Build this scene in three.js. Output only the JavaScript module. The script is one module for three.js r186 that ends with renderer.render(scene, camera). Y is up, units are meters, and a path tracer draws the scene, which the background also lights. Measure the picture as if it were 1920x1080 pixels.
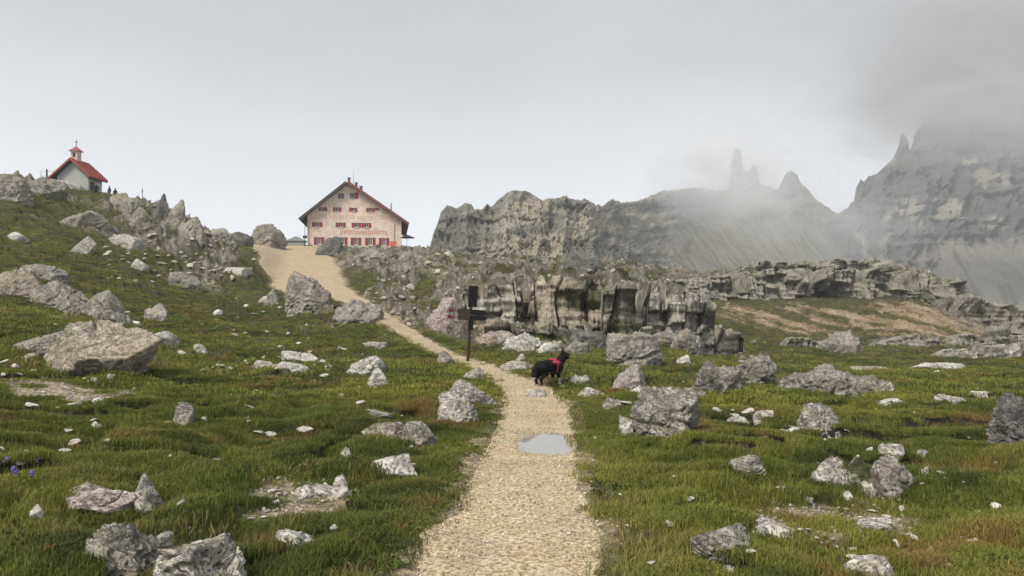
import * as THREE from 'three';
import { mergeGeometries, mergeVertices } from 'three/addons/utils/BufferGeometryUtils.js';
import { FontLoader } from 'three/addons/loaders/FontLoader.js';
import { TextGeometry } from 'three/addons/geometries/TextGeometry.js';

// ---------------------------------------------------------------- camera, sky, sun, exposure
const scene = new THREE.Scene();
const FOCAL = 1484, CX = 960, CY = 540, EYE = 1.6, PITCH = Math.atan(45 / FOCAL);
const camera = new THREE.PerspectiveCamera(2 * Math.atan(540 / FOCAL) * 180 / Math.PI, 16 / 9, 0.1, 9000);
camera.position.set(0, EYE, 0);
camera.rotation.x = PITCH;
const renderer = new THREE.WebGLRenderer({ antialias: true });
renderer.toneMapping = THREE.LinearToneMapping;
renderer.toneMappingExposure = 2.95;
renderer.shadowMap.enabled = true;
const SKY_LEVEL = 1.0;

const sun = new THREE.DirectionalLight(new THREE.Color(1, 0.945, 0.83), 1.5);
sun.position.set(-60, 110, 75);
sun.castShadow = true; sun.shadow.radius = 46;
sun.shadow.mapSize.set(4096, 4096);
Object.assign(sun.shadow.camera, { left: -160, right: 160, top: 160, bottom: -160, near: 1, far: 600 });
scene.add(sun, sun.target);

// ---------------------------------------------------------------- random numbers and noise
function rng(seed) { let a = seed >>> 0; return () => { a = (a + 0x6D2B79F5) >>> 0; let t = Math.imul(a ^ (a >>> 15), 1 | a); t = (t + Math.imul(t ^ (t >>> 7), 61 | t)) ^ t; return ((t ^ (t >>> 14)) >>> 0) / 4294967296; }; }
const clamp = (x, a = 0, b = 1) => x < a ? a : x > b ? b : x;
const lerp = (a, b, t) => a + (b - a) * t;
const smooth = (a, b, x) => { const t = clamp((x - a) / (b - a)); return t * t * (3 - 2 * t); };
const PERM = (() => { const r = rng(77), p = [...Array(256).keys()]; for (let i = 255; i > 0; i--) { const j = Math.floor(r() * (i + 1));[p[i], p[j]] = [p[j], p[i]]; } return new Uint8Array([...p, ...p]); })();
const grad = (h, x, y, z) => { h &= 15; const u = h < 8 ? x : y, v = h < 4 ? y : (h === 12 || h === 14) ? x : z; return ((h & 1) ? -u : u) + ((h & 2) ? -v : v); };
function noise(x, y, z) {
  const xf = Math.floor(x), yf = Math.floor(y), zf = Math.floor(z), X = xf & 255, Y = yf & 255, Z = zf & 255; x -= xf; y -= yf; z -= zf;
  const u = x * x * x * (x * (x * 6 - 15) + 10), v = y * y * y * (y * (y * 6 - 15) + 10), w = z * z * z * (z * (z * 6 - 15) + 10), P = PERM;
  const A = P[X] + Y, AA = P[A & 255] + Z, AB = P[(A + 1) & 255] + Z, B = P[X + 1] + Y, BA = P[B & 255] + Z, BB = P[(B + 1) & 255] + Z;
  const g = (i, a, b, c) => grad(P[i & 255], a, b, c);
  return lerp(lerp(lerp(g(AA, x, y, z), g(BA, x - 1, y, z), u), lerp(g(AB, x, y - 1, z), g(BB, x - 1, y - 1, z), u), v),
    lerp(lerp(g(AA + 1, x, y, z - 1), g(BA + 1, x - 1, y, z - 1), u), lerp(g(AB + 1, x, y - 1, z - 1), g(BB + 1, x - 1, y - 1, z - 1), u), v), w);
}
function fbm(x, y, z, n = 4, gain = 0.5) { let s = 0, a = 1, t = 0; for (let i = 0; i < n; i++) { s += a * noise(x, y, z); t += a; a *= gain; x = x * 2.03 + 11.3; y = y * 2.03 + 5.7; z = z * 2.03 + 3.1; } return s / t * 1.6; }
function ridged(x, y, z, n = 4) { let s = 0, a = 1, t = 0; for (let i = 0; i < n; i++) { const v = 1 - Math.abs(noise(x, y, z)) * 2; s += a * v * v; t += a; a *= 0.5; x = x * 2.1 + 7.7; y = y * 2.1 + 1.3; z = z * 2.1 + 9.1; } return s / t; }
const mix3 = (a, b, t) => [lerp(a[0], b[0], t), lerp(a[1], b[1], t), lerp(a[2], b[2], t)];

// ---------------------------------------------------------------- the overcast sky
{
  const W = 1024, H = 512, data = new Float32Array(W * H * 4);
  for (let j = 0; j < H; j++) for (let i = 0; i < W; i++) {
    const el = ((j + 0.5) / H - 0.5) * Math.PI, az = ((i + 0.5) / W - 0.5) * Math.PI * 2;
    const x = Math.cos(el) * Math.cos(az), y = Math.sin(el), z = Math.cos(el) * Math.sin(az);
    const e = Math.max(0, y);
    // even cloud layer: a paler band low down, greyer overhead, with broad soft patches
    const low = Math.exp(-Math.pow(e / 0.25, 2));
    const patch = fbm(x * 1.6 + 4.2, e * 4.5, z * 1.6 + 1.3, 4) * 0.055 + fbm(x * 6, e * 14, z * 6, 3) * 0.012;
    const L = (0.16 + 0.33 * low + patch * 0.8) * SKY_LEVEL;
    const c = mix3([0.95, 0.995, 1.07], [0.96, 1.0, 1.07], low);
    const k = (j * W + i) * 4; data[k] = L * c[0]; data[k + 1] = L * c[1]; data[k + 2] = L * c[2]; data[k + 3] = 1;
  }
  const sky = new THREE.DataTexture(data, W, H, THREE.RGBAFormat, THREE.FloatType);
  sky.mapping = THREE.EquirectangularReflectionMapping; sky.magFilter = THREE.LinearFilter; sky.minFilter = THREE.LinearFilter; sky.needsUpdate = true;
  scene.background = sky; scene.environment = sky;
}
scene.fog = new THREE.FogExp2(new THREE.Color(0.93, 0.97, 1.0), 0.00045);

// ---------------------------------------------------------------- naming and tagging
const taken = new Map();
function numbered(name) { const n = taken.get(name) || 0; taken.set(name, n + 1); return n ? `${name}_${String(n).padStart(3, '0')}` : name; }
function tag(o, label, category, group) { o.userData = { label, category }; if (group) o.userData.group = group; return o; }
function top(o, name) { o.name = numbered(name); o.castShadow = o.receiveShadow = true; scene.add(o); return o; }
function structure(geometry, material, name, parent) { const m = new THREE.Mesh(geometry, material); if (parent) { m.name = name; m.castShadow = m.receiveShadow = true; parent.add(m); } else top(m, name); m.userData = { kind: 'structure' }; return m; }
function part(parent, name, geometry, material) { const m = new THREE.Mesh(geometry, material); m.name = name; m.castShadow = m.receiveShadow = true; parent.add(m); return m; }
function thing(name, label, category, [x, y, z] = [0, 0, 0], turn = 0, group) { const o = new THREE.Group(); o.position.set(x, y, z); o.rotation.y = turn; top(o, name); return tag(o, label, category, group); }
const std = (rgb, rough = 0.9, extra = {}) => new THREE.MeshStandardMaterial({ color: new THREE.Color().setRGB(...rgb), roughness: rough, ...extra });
function box(w, h, d, x = 0, y = 0, z = 0) { const g = new THREE.BoxGeometry(w, h, d); g.translate(x, y, z); return g; }
function cyl(r0, r1, h, x = 0, y = 0, z = 0, n = 12) { const g = new THREE.CylinderGeometry(r1, r0, h, n); g.translate(x, y + h / 2, z); return g; }

// grain shared by rock, earth and plaster (albedo grain around white, and relief)
function grainTexture(seed, size, f, lo, hi, octaves = 5, srgb = true) {
  const d = new Uint8Array(size * size * 4);
  // tileable: noise on a torus made of four blended offsets
  for (let j = 0; j < size; j++) for (let i = 0; i < size; i++) {
    const u = i / size, v = j / size; let s = 0;
    const a = u * u * (3 - 2 * u), b = v * v * (3 - 2 * v);
    const n = (x, y) => fbm(x * f + seed, y * f, seed * 1.7, octaves, 0.62);
    s = lerp(lerp(n(u + 1, v + 1), n(u, v + 1), a), lerp(n(u + 1, v), n(u, v), a), b);
    const w = Math.sqrt(((1 - a) ** 2 + a ** 2) * ((1 - b) ** 2 + b ** 2));
    const g = Math.round(clamp(lerp(lo, hi, 0.5 + 0.75 * s / w)) * 255), k = (j * size + i) * 4;
    d[k] = d[k + 1] = d[k + 2] = g; d[k + 3] = 255;
  }
  const t = new THREE.DataTexture(d, size, size); t.wrapS = t.wrapT = THREE.RepeatWrapping; t.magFilter = THREE.LinearFilter; t.minFilter = THREE.LinearMipmapLinearFilter; t.generateMipmaps = true;
  if (srgb) t.colorSpace = THREE.SRGBColorSpace; t.needsUpdate = true; return t;
}
const stoneGrain = (() => {   // pitted, scratched limestone
  const t = grainTexture(21, 1024, 11, 0.62, 1.12, 5), f = grainTexture(33, 1024, 34, 0, 1, 4), d = t.image.data, e = f.image.data;
  for (let k = 0; k < d.length; k += 4) { const pit = smooth(0.6, 0.82, e[k] / 255), v = clamp(d[k] / 255 * lerp(1, 0.62, pit)); d[k] = d[k + 1] = d[k + 2] = Math.round(v * 255); }
  t.needsUpdate = true; return t;
})();
const grainColor = grainTexture(3, 512, 14, 0.5, 1.16), grainRelief = grainTexture(9, 512, 22, 0, 1, 5, false);

// ---------------------------------------------------------------- from a place in the photograph to a place on the land
const CP = Math.cos(PITCH), SP = Math.sin(PITCH);
const slopeOf = py => { const v = (CY - py) / FOCAL; return (v * CP + SP) / (CP - v * SP); };       // height over the eye per metre of depth
const sideOf = (px, py) => (px - CX) / FOCAL / (CP - (CY - py) / FOCAL * SP);                        // metres sideways per metre of depth
const place = (px, py, Z) => new THREE.Vector3(sideOf(px, py) * Z, EYE + slopeOf(py) * Z, -Z);

// ---------------------------------------------------------------- the land: sections across the slope, each a run of [distance, sight line]
const SECTIONS = [
  [-420, [5, 1000], [8, 800], [12, 690], [18, 590], [27, 505], [40, 430], [58, 360], [76, 300], [100, 320], [170, 450]],
  [0,    [5, 1045], [8, 855], [12, 742], [18, 642], [27, 560], [40, 482], [58, 402], [76, 338], [100, 352], [170, 460]],
  [150,  [5, 1052], [8, 863], [12, 757], [18, 667], [27, 597], [40, 522], [60, 436], [88, 360], [120, 374], [175, 480]],
  [230,  [5, 1055], [8, 866], [12, 761], [18, 677], [27, 612], [40, 545], [60, 455], [84, 374], [115, 396], [175, 490]],
  [300,  [5, 1057], [8, 869], [12, 766], [18, 686], [27, 626], [40, 567], [58, 480], [76, 393], [110, 425], [175, 500]],
  [400,  [5, 1059], [8, 873], [12, 771], [18, 695], [27, 641], [40, 592], [56, 524], [70, 446], [110, 468], [175, 520]],
  [470,  [5, 1060], [8, 876], [12, 776], [18, 703], [27, 652], [40, 608], [52, 560], [64, 510], [118, 463], [175, 492]],
  [540,  [5, 1061], [8, 878], [12, 778], [18, 706], [27, 657], [40, 606], [60, 540], [85, 497], [120, 462], [175, 485]],
  [600,  [5, 1061], [8, 880], [12, 780], [18, 708], [27, 657], [39, 598], [60, 534], [85, 497], [120, 464], [175, 485]],
  [690,  [5, 1061], [8, 881], [12, 782], [18, 710], [27, 655], [37, 594], [56, 548], [82, 502], [120, 469], [175, 487]],
  [780,  [5, 1061], [8, 882], [12, 783], [18, 711], [27, 654], [38, 606], [54, 552], [82, 500], [122, 470], [175, 488]],
  [880,  [5, 1061], [8, 882], [12, 783], [18, 712], [25, 676], [37.5, 628], [47, 540], [82, 506], [125, 480], [175, 492]],
  [960,  [5, 1061], [8, 882], [12, 783], [18, 715], [26, 670], [38, 631], [46.5, 534], [80, 512], [125, 486], [175, 500]],
  [1060, [5, 1061], [8, 882], [12, 784], [18, 718], [26, 674], [38, 636], [46.5, 532], [80, 514], [125, 490], [175, 505]],
  [1160, [5, 1062], [8, 883], [12, 787], [18, 722], [26, 680], [38, 643], [46.5, 535], [80, 518], [125, 495], [175, 508]],
  [1260, [5, 1064], [8, 886], [12, 790], [18, 727], [27, 688], [41, 652], [50, 556], [92, 538], [130, 508], [175, 512]],
  [1340, [5, 1067], [8, 889], [12, 793], [18, 731], [27, 695], [42, 664], [58, 628], [108, 560], [138, 512], [175, 518]],
  [1500, [5, 1072], [8, 893], [12, 797], [18, 735], [27, 703], [42, 676], [68, 642], [112, 558], [140, 504], [175, 512]],
  [1700, [5, 1078], [8, 897], [12, 800], [18, 737], [27, 706], [42, 686], [68, 643], [112, 557], [140, 503], [175, 512]],
  [1850, [5, 1080], [8, 899], [12, 800], [18, 738], [27, 706], [42, 688], [68, 648], [104, 618], [138, 576], [175, 584]],
  [1920, [5, 1080], [8, 898], [12, 798], [18, 737], [27, 706], [42, 689], [68, 650], [98, 630], [132, 598], [175, 600]],
  [2400, [5, 1060], [8, 880], [12, 785], [18, 728], [27, 700], [42, 686], [68, 650], [98, 632], [132, 610], [175, 600]],
];
const PX0 = -420, PX1 = 2400, PSTEP = 6, NP = Math.round((PX1 - PX0) / PSTEP) + 1, LZ0 = Math.log(4.4), LZ1 = Math.log(175), NZ = 260;
const table = new Float32Array(NP * NZ);
{
  const K = SECTIONS[0].length - 1;
  const pchip = (xs, ys) => {
    const n = xs.length, h = [], d = [], m = new Array(n).fill(0);
    for (let i = 0; i < n - 1; i++) { h[i] = xs[i + 1] - xs[i]; d[i] = (ys[i + 1] - ys[i]) / h[i]; }
    m[0] = d[0]; m[n - 1] = d[n - 2];
    for (let i = 1; i < n - 1; i++) m[i] = d[i - 1] * d[i] <= 0 ? 0 : 3 * (h[i - 1] + h[i]) / ((2 * h[i] + h[i - 1]) / d[i - 1] + (h[i] + 2 * h[i - 1]) / d[i]);
    return x => { let i = 0; while (i < n - 2 && x > xs[i + 1]) i++; const t = (x - xs[i]) / h[i], t2 = t * t, t3 = t2 * t; return (2 * t3 - 3 * t2 + 1) * ys[i] + (t3 - 2 * t2 + t) * h[i] * m[i] + (-2 * t3 + 3 * t2) * ys[i + 1] + (t3 - t2) * h[i] * m[i + 1]; };
  };
  const pxs = SECTIONS.map(s => s[0]), zf = [], pf = [];
  for (let k = 1; k <= K; k++) { zf.push(pchip(pxs, SECTIONS.map(s => Math.log(s[k][0])))); pf.push(pchip(pxs, SECTIONS.map(s => s[k][1]))); }
  for (let a = 0; a < NP; a++) {
    const px = PX0 + a * PSTEP, zs = zf.map(f => f(px)), hs = pf.map((f, k) => EYE + slopeOf(f(px)) * Math.exp(zs[k]));
    const F = pchip(zs, hs);
    for (let b = 0; b < NZ; b++) { const lz = LZ0 + (LZ1 - LZ0) * b / (NZ - 1); table[a * NZ + b] = F(clamp(lz, zs[0], zs[K - 1])); }
  }
}
function landBase(x, z) {
  const Z = clamp(-z, 4.4, 175), px = CX + FOCAL * x / Z, u = clamp((px - PX0) / PSTEP, 0, NP - 1.001), v = clamp((Math.log(Z) - LZ0) / (LZ1 - LZ0) * (NZ - 1), 0, NZ - 1.001);
  const i = Math.floor(u), j = Math.floor(v), a = u - i, b = v - j, k = i * NZ + j, s = a;
  return lerp(lerp(table[k], table[k + 1], b), lerp(table[k + NZ], table[k + NZ + 1], b), s);
}
// first point of the land (before fine relief) on a sight line
function meet(px, py, surface = landBase) {
  const k = slopeOf(py), s = sideOf(px, py); let prev = 3.2;
  for (let Z = 3.2; Z < 200; Z *= 1.006) {
    if (EYE + k * Z < surface(s * Z, -Z)) { let a = prev, b = Z; for (let n = 0; n < 18; n++) { const m = (a + b) / 2; if (EYE + k * m < surface(s * m, -m)) b = m; else a = m; } return new THREE.Vector3(s * a, EYE + k * a, -a); }
    prev = Z;
  }
  return null;
}

// the footpath: its left and right edges, from the photographer's feet up to the hut
const PATH_ROWS = [[1100, 772, 1112], [1040, 776, 1122], [1000, 800, 1136], [950, 858, 1108], [900, 876, 1088], [850, 906, 1086], [800, 932, 1076], [760, 944, 1064], [735, 944, 1046], [715, 926, 1005], [700, 896, 962], [685, 858, 926], [670, 826, 884], [655, 790, 850], [640, 766, 815], [620, 736, 784], [600, 706, 752], [582, 672, 722], [566, 640, 695], [548, 540, 668], [530, 508, 648], [508, 486, 640], [488, 474, 630], [470, 468, 606], [463, 466, 592]];
const pathZ = [], pathL = [], pathR = [];
for (const [py, l, r] of PATH_ROWS) {
  const p = meet((l + r) / 2, py); if (!p) continue; const Z = -p.z; if (pathZ.length && Z <= pathZ[pathZ.length - 1] * 1.01) continue;
  pathZ.push(Z); pathL.push(sideOf(l, py) * Z); pathR.push(sideOf(r, py) * Z);
}
pathZ.unshift(-14, 1); pathL.unshift(-0.75, -0.68); pathR.unshift(0.55, 0.55);
{ const n = pathZ.length - 1; pathZ.push(pathZ[n] + 9); pathL.push(pathL[n] - 0.5); pathR.push(pathR[n] + 1.5); }
function pathEdges(Z) {
  let i = 0; while (i < pathZ.length - 2 && Z > pathZ[i + 1]) i++;
  const t = clamp((Z - pathZ[i]) / (pathZ[i + 1] - pathZ[i])), s = t * t * (3 - 2 * t), w = 0.5 * t + 0.5 * s; return [lerp(pathL[i], pathL[i + 1], w), lerp(pathR[i], pathR[i + 1], w)];
}
const pathEnd = pathZ[pathZ.length - 1];
function pathInside(x, z) { const Z = -z; if (Z > pathEnd) return -9; const [l, r] = pathEdges(Z); return Math.min(x - l, r - x); }   // metres inside the path, negative outside

// what covers the land: [photo x, distance, spread in x, spread in log distance, amount]
const ROCKY = [[300, 74, 90, 0.16, 0.85], [400, 66, 60, 0.2, 0.75], [350, 51, 130, 0.1, 0.5], [60, 76, 120, 0.07, 0.8], [180, 62, 200, 0.05, 0.5], [700, 100, 90, 0.2, 0.9], [760, 78, 110, 0.25, 0.85], [870, 60, 110, 0.35, 1], [1000, 70, 120, 0.45, 1], [1150, 60, 110, 0.3, 0.9], [1000, 40, 330, 0.12, 1], [1300, 50, 90, 0.16, 0.9], [1340, 122, 110, 0.14, 0.95], [1500, 132, 170, 0.1, 1], [1650, 134, 120, 0.1, 1], [1850, 110, 80, 0.2, 0.9], [1600, 62, 260, 0.07, 0.55], [1850, 64, 160, 0.09, 0.7], [990, 30, 100, 0.1, 0.45], [1420, 31, 90, 0.1, 0.5], [1080, 110, 130, 0.2, 0.8], [1130, 72, 60, 0.12, -1.2], [690, 66, 45, 0.12, -0.6], [800, 62, 30, 0.2, -0.7], [640, 62, 40, 0.1, -0.6], [720, 50, 40, 0.12, 0.5]];
const EARTHY = [[1600, 92, 260, 0.12, 1], [1780, 96, 110, 0.12, 1], [1400, 88, 100, 0.12, 0.8], [1700, 76, 200, 0.08, 0.6], [545, 6.6, 115, 0.13, 1.3], [640, 7.1, 50, 0.07, 0.8], [110, 12.6, 130, 0.08, 0.9], [700, 31, 60, 0.07, 0.6], [1570, 6.25, 150, 0.08, 0.85], [1150, 5.2, 50, 0.1, 0.6], [640, 12.6, 60, 0.05, 0.5]];
function cover(list, x, z) { const Z = Math.max(-z, 4.4), px = CX + FOCAL * x / Z, l = Math.log(Z); let s = 0; for (const [p, zc, rp, rl, w] of list) { const a = (px - p) / rp, b = (l - Math.log(zc)) / rl, q = a * a + b * b; if (q < 7) s += w * Math.exp(-q); } return s; }
function rockAmount(x, z) { const c = cover(ROCKY, x, z), n = fbm(x * 0.22, 3.3, z * 0.22, 4); return smooth(0.28, 0.62, c + n * 0.5); }
function earthAmount(x, z) { const c = cover(EARTHY, x, z), n = fbm(x * 0.35 + 20, 1.3, z * 0.35, 4); return smooth(0.34, 0.7, c + n * 0.55); }
function earthShown(x, y, z) {   // bare earth between the plants: rills run aslant down the far slope
  const e = earthAmount(x, z); if (e <= 0) return 0; const Z = -z, px = CX + FOCAL * x / Z;
  const v = Z < 40 ? fbm(x * 1.6, y * 0.9, z * 1.6, 4) * 0.6 + 0.2 : fbm((x + y * 1.5) * 0.2, (y - x * 0.2) * 0.07, 7, 3) * 1.0 + fbm(x * 0.5, y * 0.6, z * 0.4, 4) * 0.55 - 0.04 + 0.3 * smooth(1540, 1760, px);
  return e * smooth(-0.12, 0.16, v);
}
function hummock(x, z) { return fbm(x * 0.9, 0.5, z * 0.9, 3) * 0.11 + fbm(x * 3.1, 7.5, z * 3.1, 2) * 0.022; }
function ledges(x, z) { const v = (fbm(x * 0.2 + 50, 4.4, z * 0.2, 4) + 1) * 3.2, i = Math.floor(v); return (i + smooth(0.42, 0.58, v - i) - v) * 0.55; }
function turfStep(x, z) { const v = (fbm(x * 0.3 + 70, 1.4, z * 0.34, 3) + 1) * 3, i = Math.floor(v), f = v - i; return [(i + smooth(0.4, 0.6, f) - v) * 0.24, smooth(0.38, 0.47, f) * smooth(0.62, 0.53, f)]; }   // little turf terraces and their bare risers
const POOL = meet(1020, 827), basin = (x, z) => { const a = (x - POOL.x) / 0.34, b = (z - POOL.z) / (0.62 + 0.25 * Math.sin(x * 3)), n = fbm(x * 2.4, 3, z * 1.6, 3) * 0.55; return Math.exp(-Math.pow(Math.max(0, a * a + b * b + n), 1.4)); };
function land(x, z) {
  const Z = -z, inside = pathInside(x, z), off = smooth(0.05, -0.5, inside), far = smooth(14, 60, Z);
  let y = landBase(x, z); const calm = Z < 20 ? 1 - 0.85 * earthAmount(x, z) : 1;
  y += calm * off * hummock(x, z) * (1 + far * 1.2) + off * fbm(x * 0.16, 2.2, z * 0.16, 3) * 0.22 * smooth(5, 30, Z);
  y += off * off * smooth(-0.3, -1.3, inside) * turfStep(x, z)[0] * calm * (1 + far * 0.8);
  y -= 0.035 * smooth(-0.12, 0.1, inside) - 0.02 * off;
  if (Z < 14 && Z > 6) y -= 0.045 * basin(x, z);
  const rock = Z > 20 ? rockAmount(x, z) * off : 0;
  if (rock > 0) { const s = 0.24; y += rock * (ridged(x * s, 1.1, z * s, 2) - 0.35) * (0.5 + 0.7 * far) + rock * fbm(x * 0.9, 4, z * 0.9, 2) * 0.2 + rock * ledges(x, z); }
  return y;
}
const ground = (px, py) => { const p = meet(px, py, land) || meet(px, py); return p; };

// ground colours (linear base colours)
const TURF_A = [0.085, 0.085, 0.024], TURF_B = [0.14, 0.125, 0.036], TURF_C = [0.13, 0.082, 0.034], SOIL = [0.05, 0.036, 0.022], EARTH = [0.40, 0.285, 0.15], EARTH2 = [0.23, 0.135, 0.055], STONE_A = [0.36, 0.315, 0.25], STONE_B = [0.56, 0.5, 0.41], STONE_D = [0.15, 0.143, 0.13], SAND = [0.56, 0.455, 0.3];
function landColor(x, y, z) {
  const Z = -z, n1 = fbm(x * 0.3, 8.1, z * 0.3, 4), n2 = fbm(x * 1.7, 2.1, z * 1.7, 3), n3 = noise(x * 6.1, 4.4, z * 6.1);
  let c = mix3(TURF_A, TURF_B, clamp(0.42 + n1 * 0.75 + n2 * 0.3));
  c = mix3(c, TURF_C, smooth(0.22, 0.6, n2 * 0.6 + fbm(x * 0.5 + 9, 3, z * 0.5, 3) * 0.8) * 0.6);
  c = mix3(c, SOIL, smooth(0.15, 0.55, n3 + n2 * 0.4) * 0.45);
  c = mix3(c, mix3(SOIL, [0.3, 0.25, 0.18], smooth(0.1, 0.4, n3)), turfStep(x, z)[1] * smooth(-0.15, 0.2, n1 + n2 * 0.5) * smooth(-0.4, -1.2, pathInside(x, z)) * 0.9);
  const e = earthShown(x, y, z);
  if (e > 0) { const near = Z < 40, ec = mix3(near ? [0.6, 0.5, 0.34] : [0.62, 0.49, 0.3], near ? [0.36, 0.28, 0.17] : [0.3, 0.175, 0.075], clamp(0.3 + fbm(x * 0.6 + y * 0.5, y * 0.3, z * 0.2, 4) * 1.4)); c = mix3(c, ec, e); }
  const r = Z > 20 ? rockAmount(x, z) : 0;
  if (r > 0) {
    const k = fbm(x * 0.8, y * 1.6, z * 0.8, 4), k2 = noise(x * 3.3, y * 3.3, z * 3.3);
    let rc = mix3(STONE_A, STONE_B, clamp(0.45 + k * 1.3)); rc = mix3(rc, STONE_D, smooth(0.02, 0.45, k2 * 0.8 + k * 0.6) * 0.8); rc = mix3(rc, [0.33, 0.26, 0.175], smooth(-0.1, 0.4, fbm(x * 0.3, y * 0.3, z * 0.3 + 8, 3)) * 0.6);
    c = mix3(c, rc, r * smooth(-0.34, 0.0, fbm(x * 0.45 + 30, y * 0.4, z * 0.45, 4) + k2 * 0.2));
  }
  // stone crumbs along the path's ragged edge
  const edge = -pathInside(x, z), w = 0.03 + Z * 0.003;
  if (edge < w + 0.5) c = mix3(c, SAND, smooth(w + 0.16, w * 0.2, edge + n3 * 0.16 + n2 * 0.2 + fbm(x * 0.8, 6, z * 0.8, 2) * 0.25) * 0.85);
  return c;
}

function gridGeometry(nu, nv, at) {   // at(i, j) -> [x, y, z]
  const p = new Float32Array(nu * nv * 3), idx = new Uint32Array((nu - 1) * (nv - 1) * 6);
  for (let j = 0, k = 0; j < nv; j++) for (let i = 0; i < nu; i++, k += 3) { const q = at(i, j); p[k] = q[0]; p[k + 1] = q[1]; p[k + 2] = q[2]; }
  let k = 0; for (let j = 0; j < nv - 1; j++) for (let i = 0; i < nu - 1; i++) { const a = j * nu + i, b = a + 1, c = a + nu, d = c + 1; idx[k++] = a; idx[k++] = b; idx[k++] = c; idx[k++] = b; idx[k++] = d; idx[k++] = c; }
  const g = new THREE.BufferGeometry(); g.setAttribute('position', new THREE.BufferAttribute(p, 3)); g.setIndex(new THREE.BufferAttribute(idx, 1)); g.computeVertexNormals(); return g;
}
function paint(g, color, uvScale = 0.5, tone = 0.72) {
  const p = g.attributes.position, c = new Float32Array(p.count * 3), uv = new Float32Array(p.count * 2);
  for (let i = 0; i < p.count; i++) { const x = p.getX(i), y = p.getY(i), z = p.getZ(i), q = color(x, y, z, i); c[i * 3] = q[0] * tone; c[i * 3 + 1] = q[1] * tone; c[i * 3 + 2] = q[2] * tone; uv[i * 2] = (x + y * 0.31) * uvScale; uv[i * 2 + 1] = (z * 0.9 + y * 0.83) * uvScale; }
  g.setAttribute('color', new THREE.BufferAttribute(c, 3)); g.setAttribute('uv', new THREE.BufferAttribute(uv, 2)); return g;
}
function wrap(g, k) {   // texture coordinates in metres, each face seen from its own side
  const p = g.attributes.position, n = g.attributes.normal, uv = g.attributes.uv;
  for (let i = 0; i < p.count; i++) { const x = p.getX(i), y = p.getY(i), z = p.getZ(i), a = Math.abs(n.getX(i)), b = Math.abs(n.getY(i)), c = Math.abs(n.getZ(i)); b > a && b > c ? uv.setXY(i, x * k, z * k) : c > a ? uv.setXY(i, x * k, y * k) : uv.setXY(i, z * k, y * k); }
  return g;
}
const matLand = new THREE.MeshStandardMaterial({ vertexColors: true, roughness: 0.97, map: grainColor, bumpMap: grainRelief, bumpScale: 0.03 });
const matStone = new THREE.MeshStandardMaterial({ vertexColors: true, roughness: 0.93, map: stoneGrain, bumpMap: stoneGrain, bumpScale: 0.02 });
const matPebble = new THREE.MeshStandardMaterial({ vertexColors: true, roughness: 0.95 });
const matFar = new THREE.MeshStandardMaterial({ vertexColors: true, roughness: 0.97 });
{
  const NT = 800, depths = [];
  for (let Z = -16; Z < 2.4; Z += 0.9) depths.push(Z);
  for (let n = 0; n <= 640; n++) depths.push(2.6 * Math.pow(176 / 2.6, n / 640));
  depths.push(190, 230, 300, 450, 800, 1500);
  const g = gridGeometry(NT, depths.length, (i, j) => {
    const Z = depths[j], q = i / (NT - 1) * 2 - 1, t = q * 0.92, wide = Z < 2.6 ? 2.6 + (2.6 - Z) * 0.8 : Z, x = t * wide + Math.sign(q) * Math.pow(Math.abs(q), 5) * 5;
    if (Z > 176) return [x, landBase(t * 175, -175) - (Z - 175) * 0.16 - 1, -Z];
    return [x, land(x, -Z), -Z];
  });
  wrap(paint(g, landColor, 0.6), 0.6);
  structure(g, matLand, 'ground');
}
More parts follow.
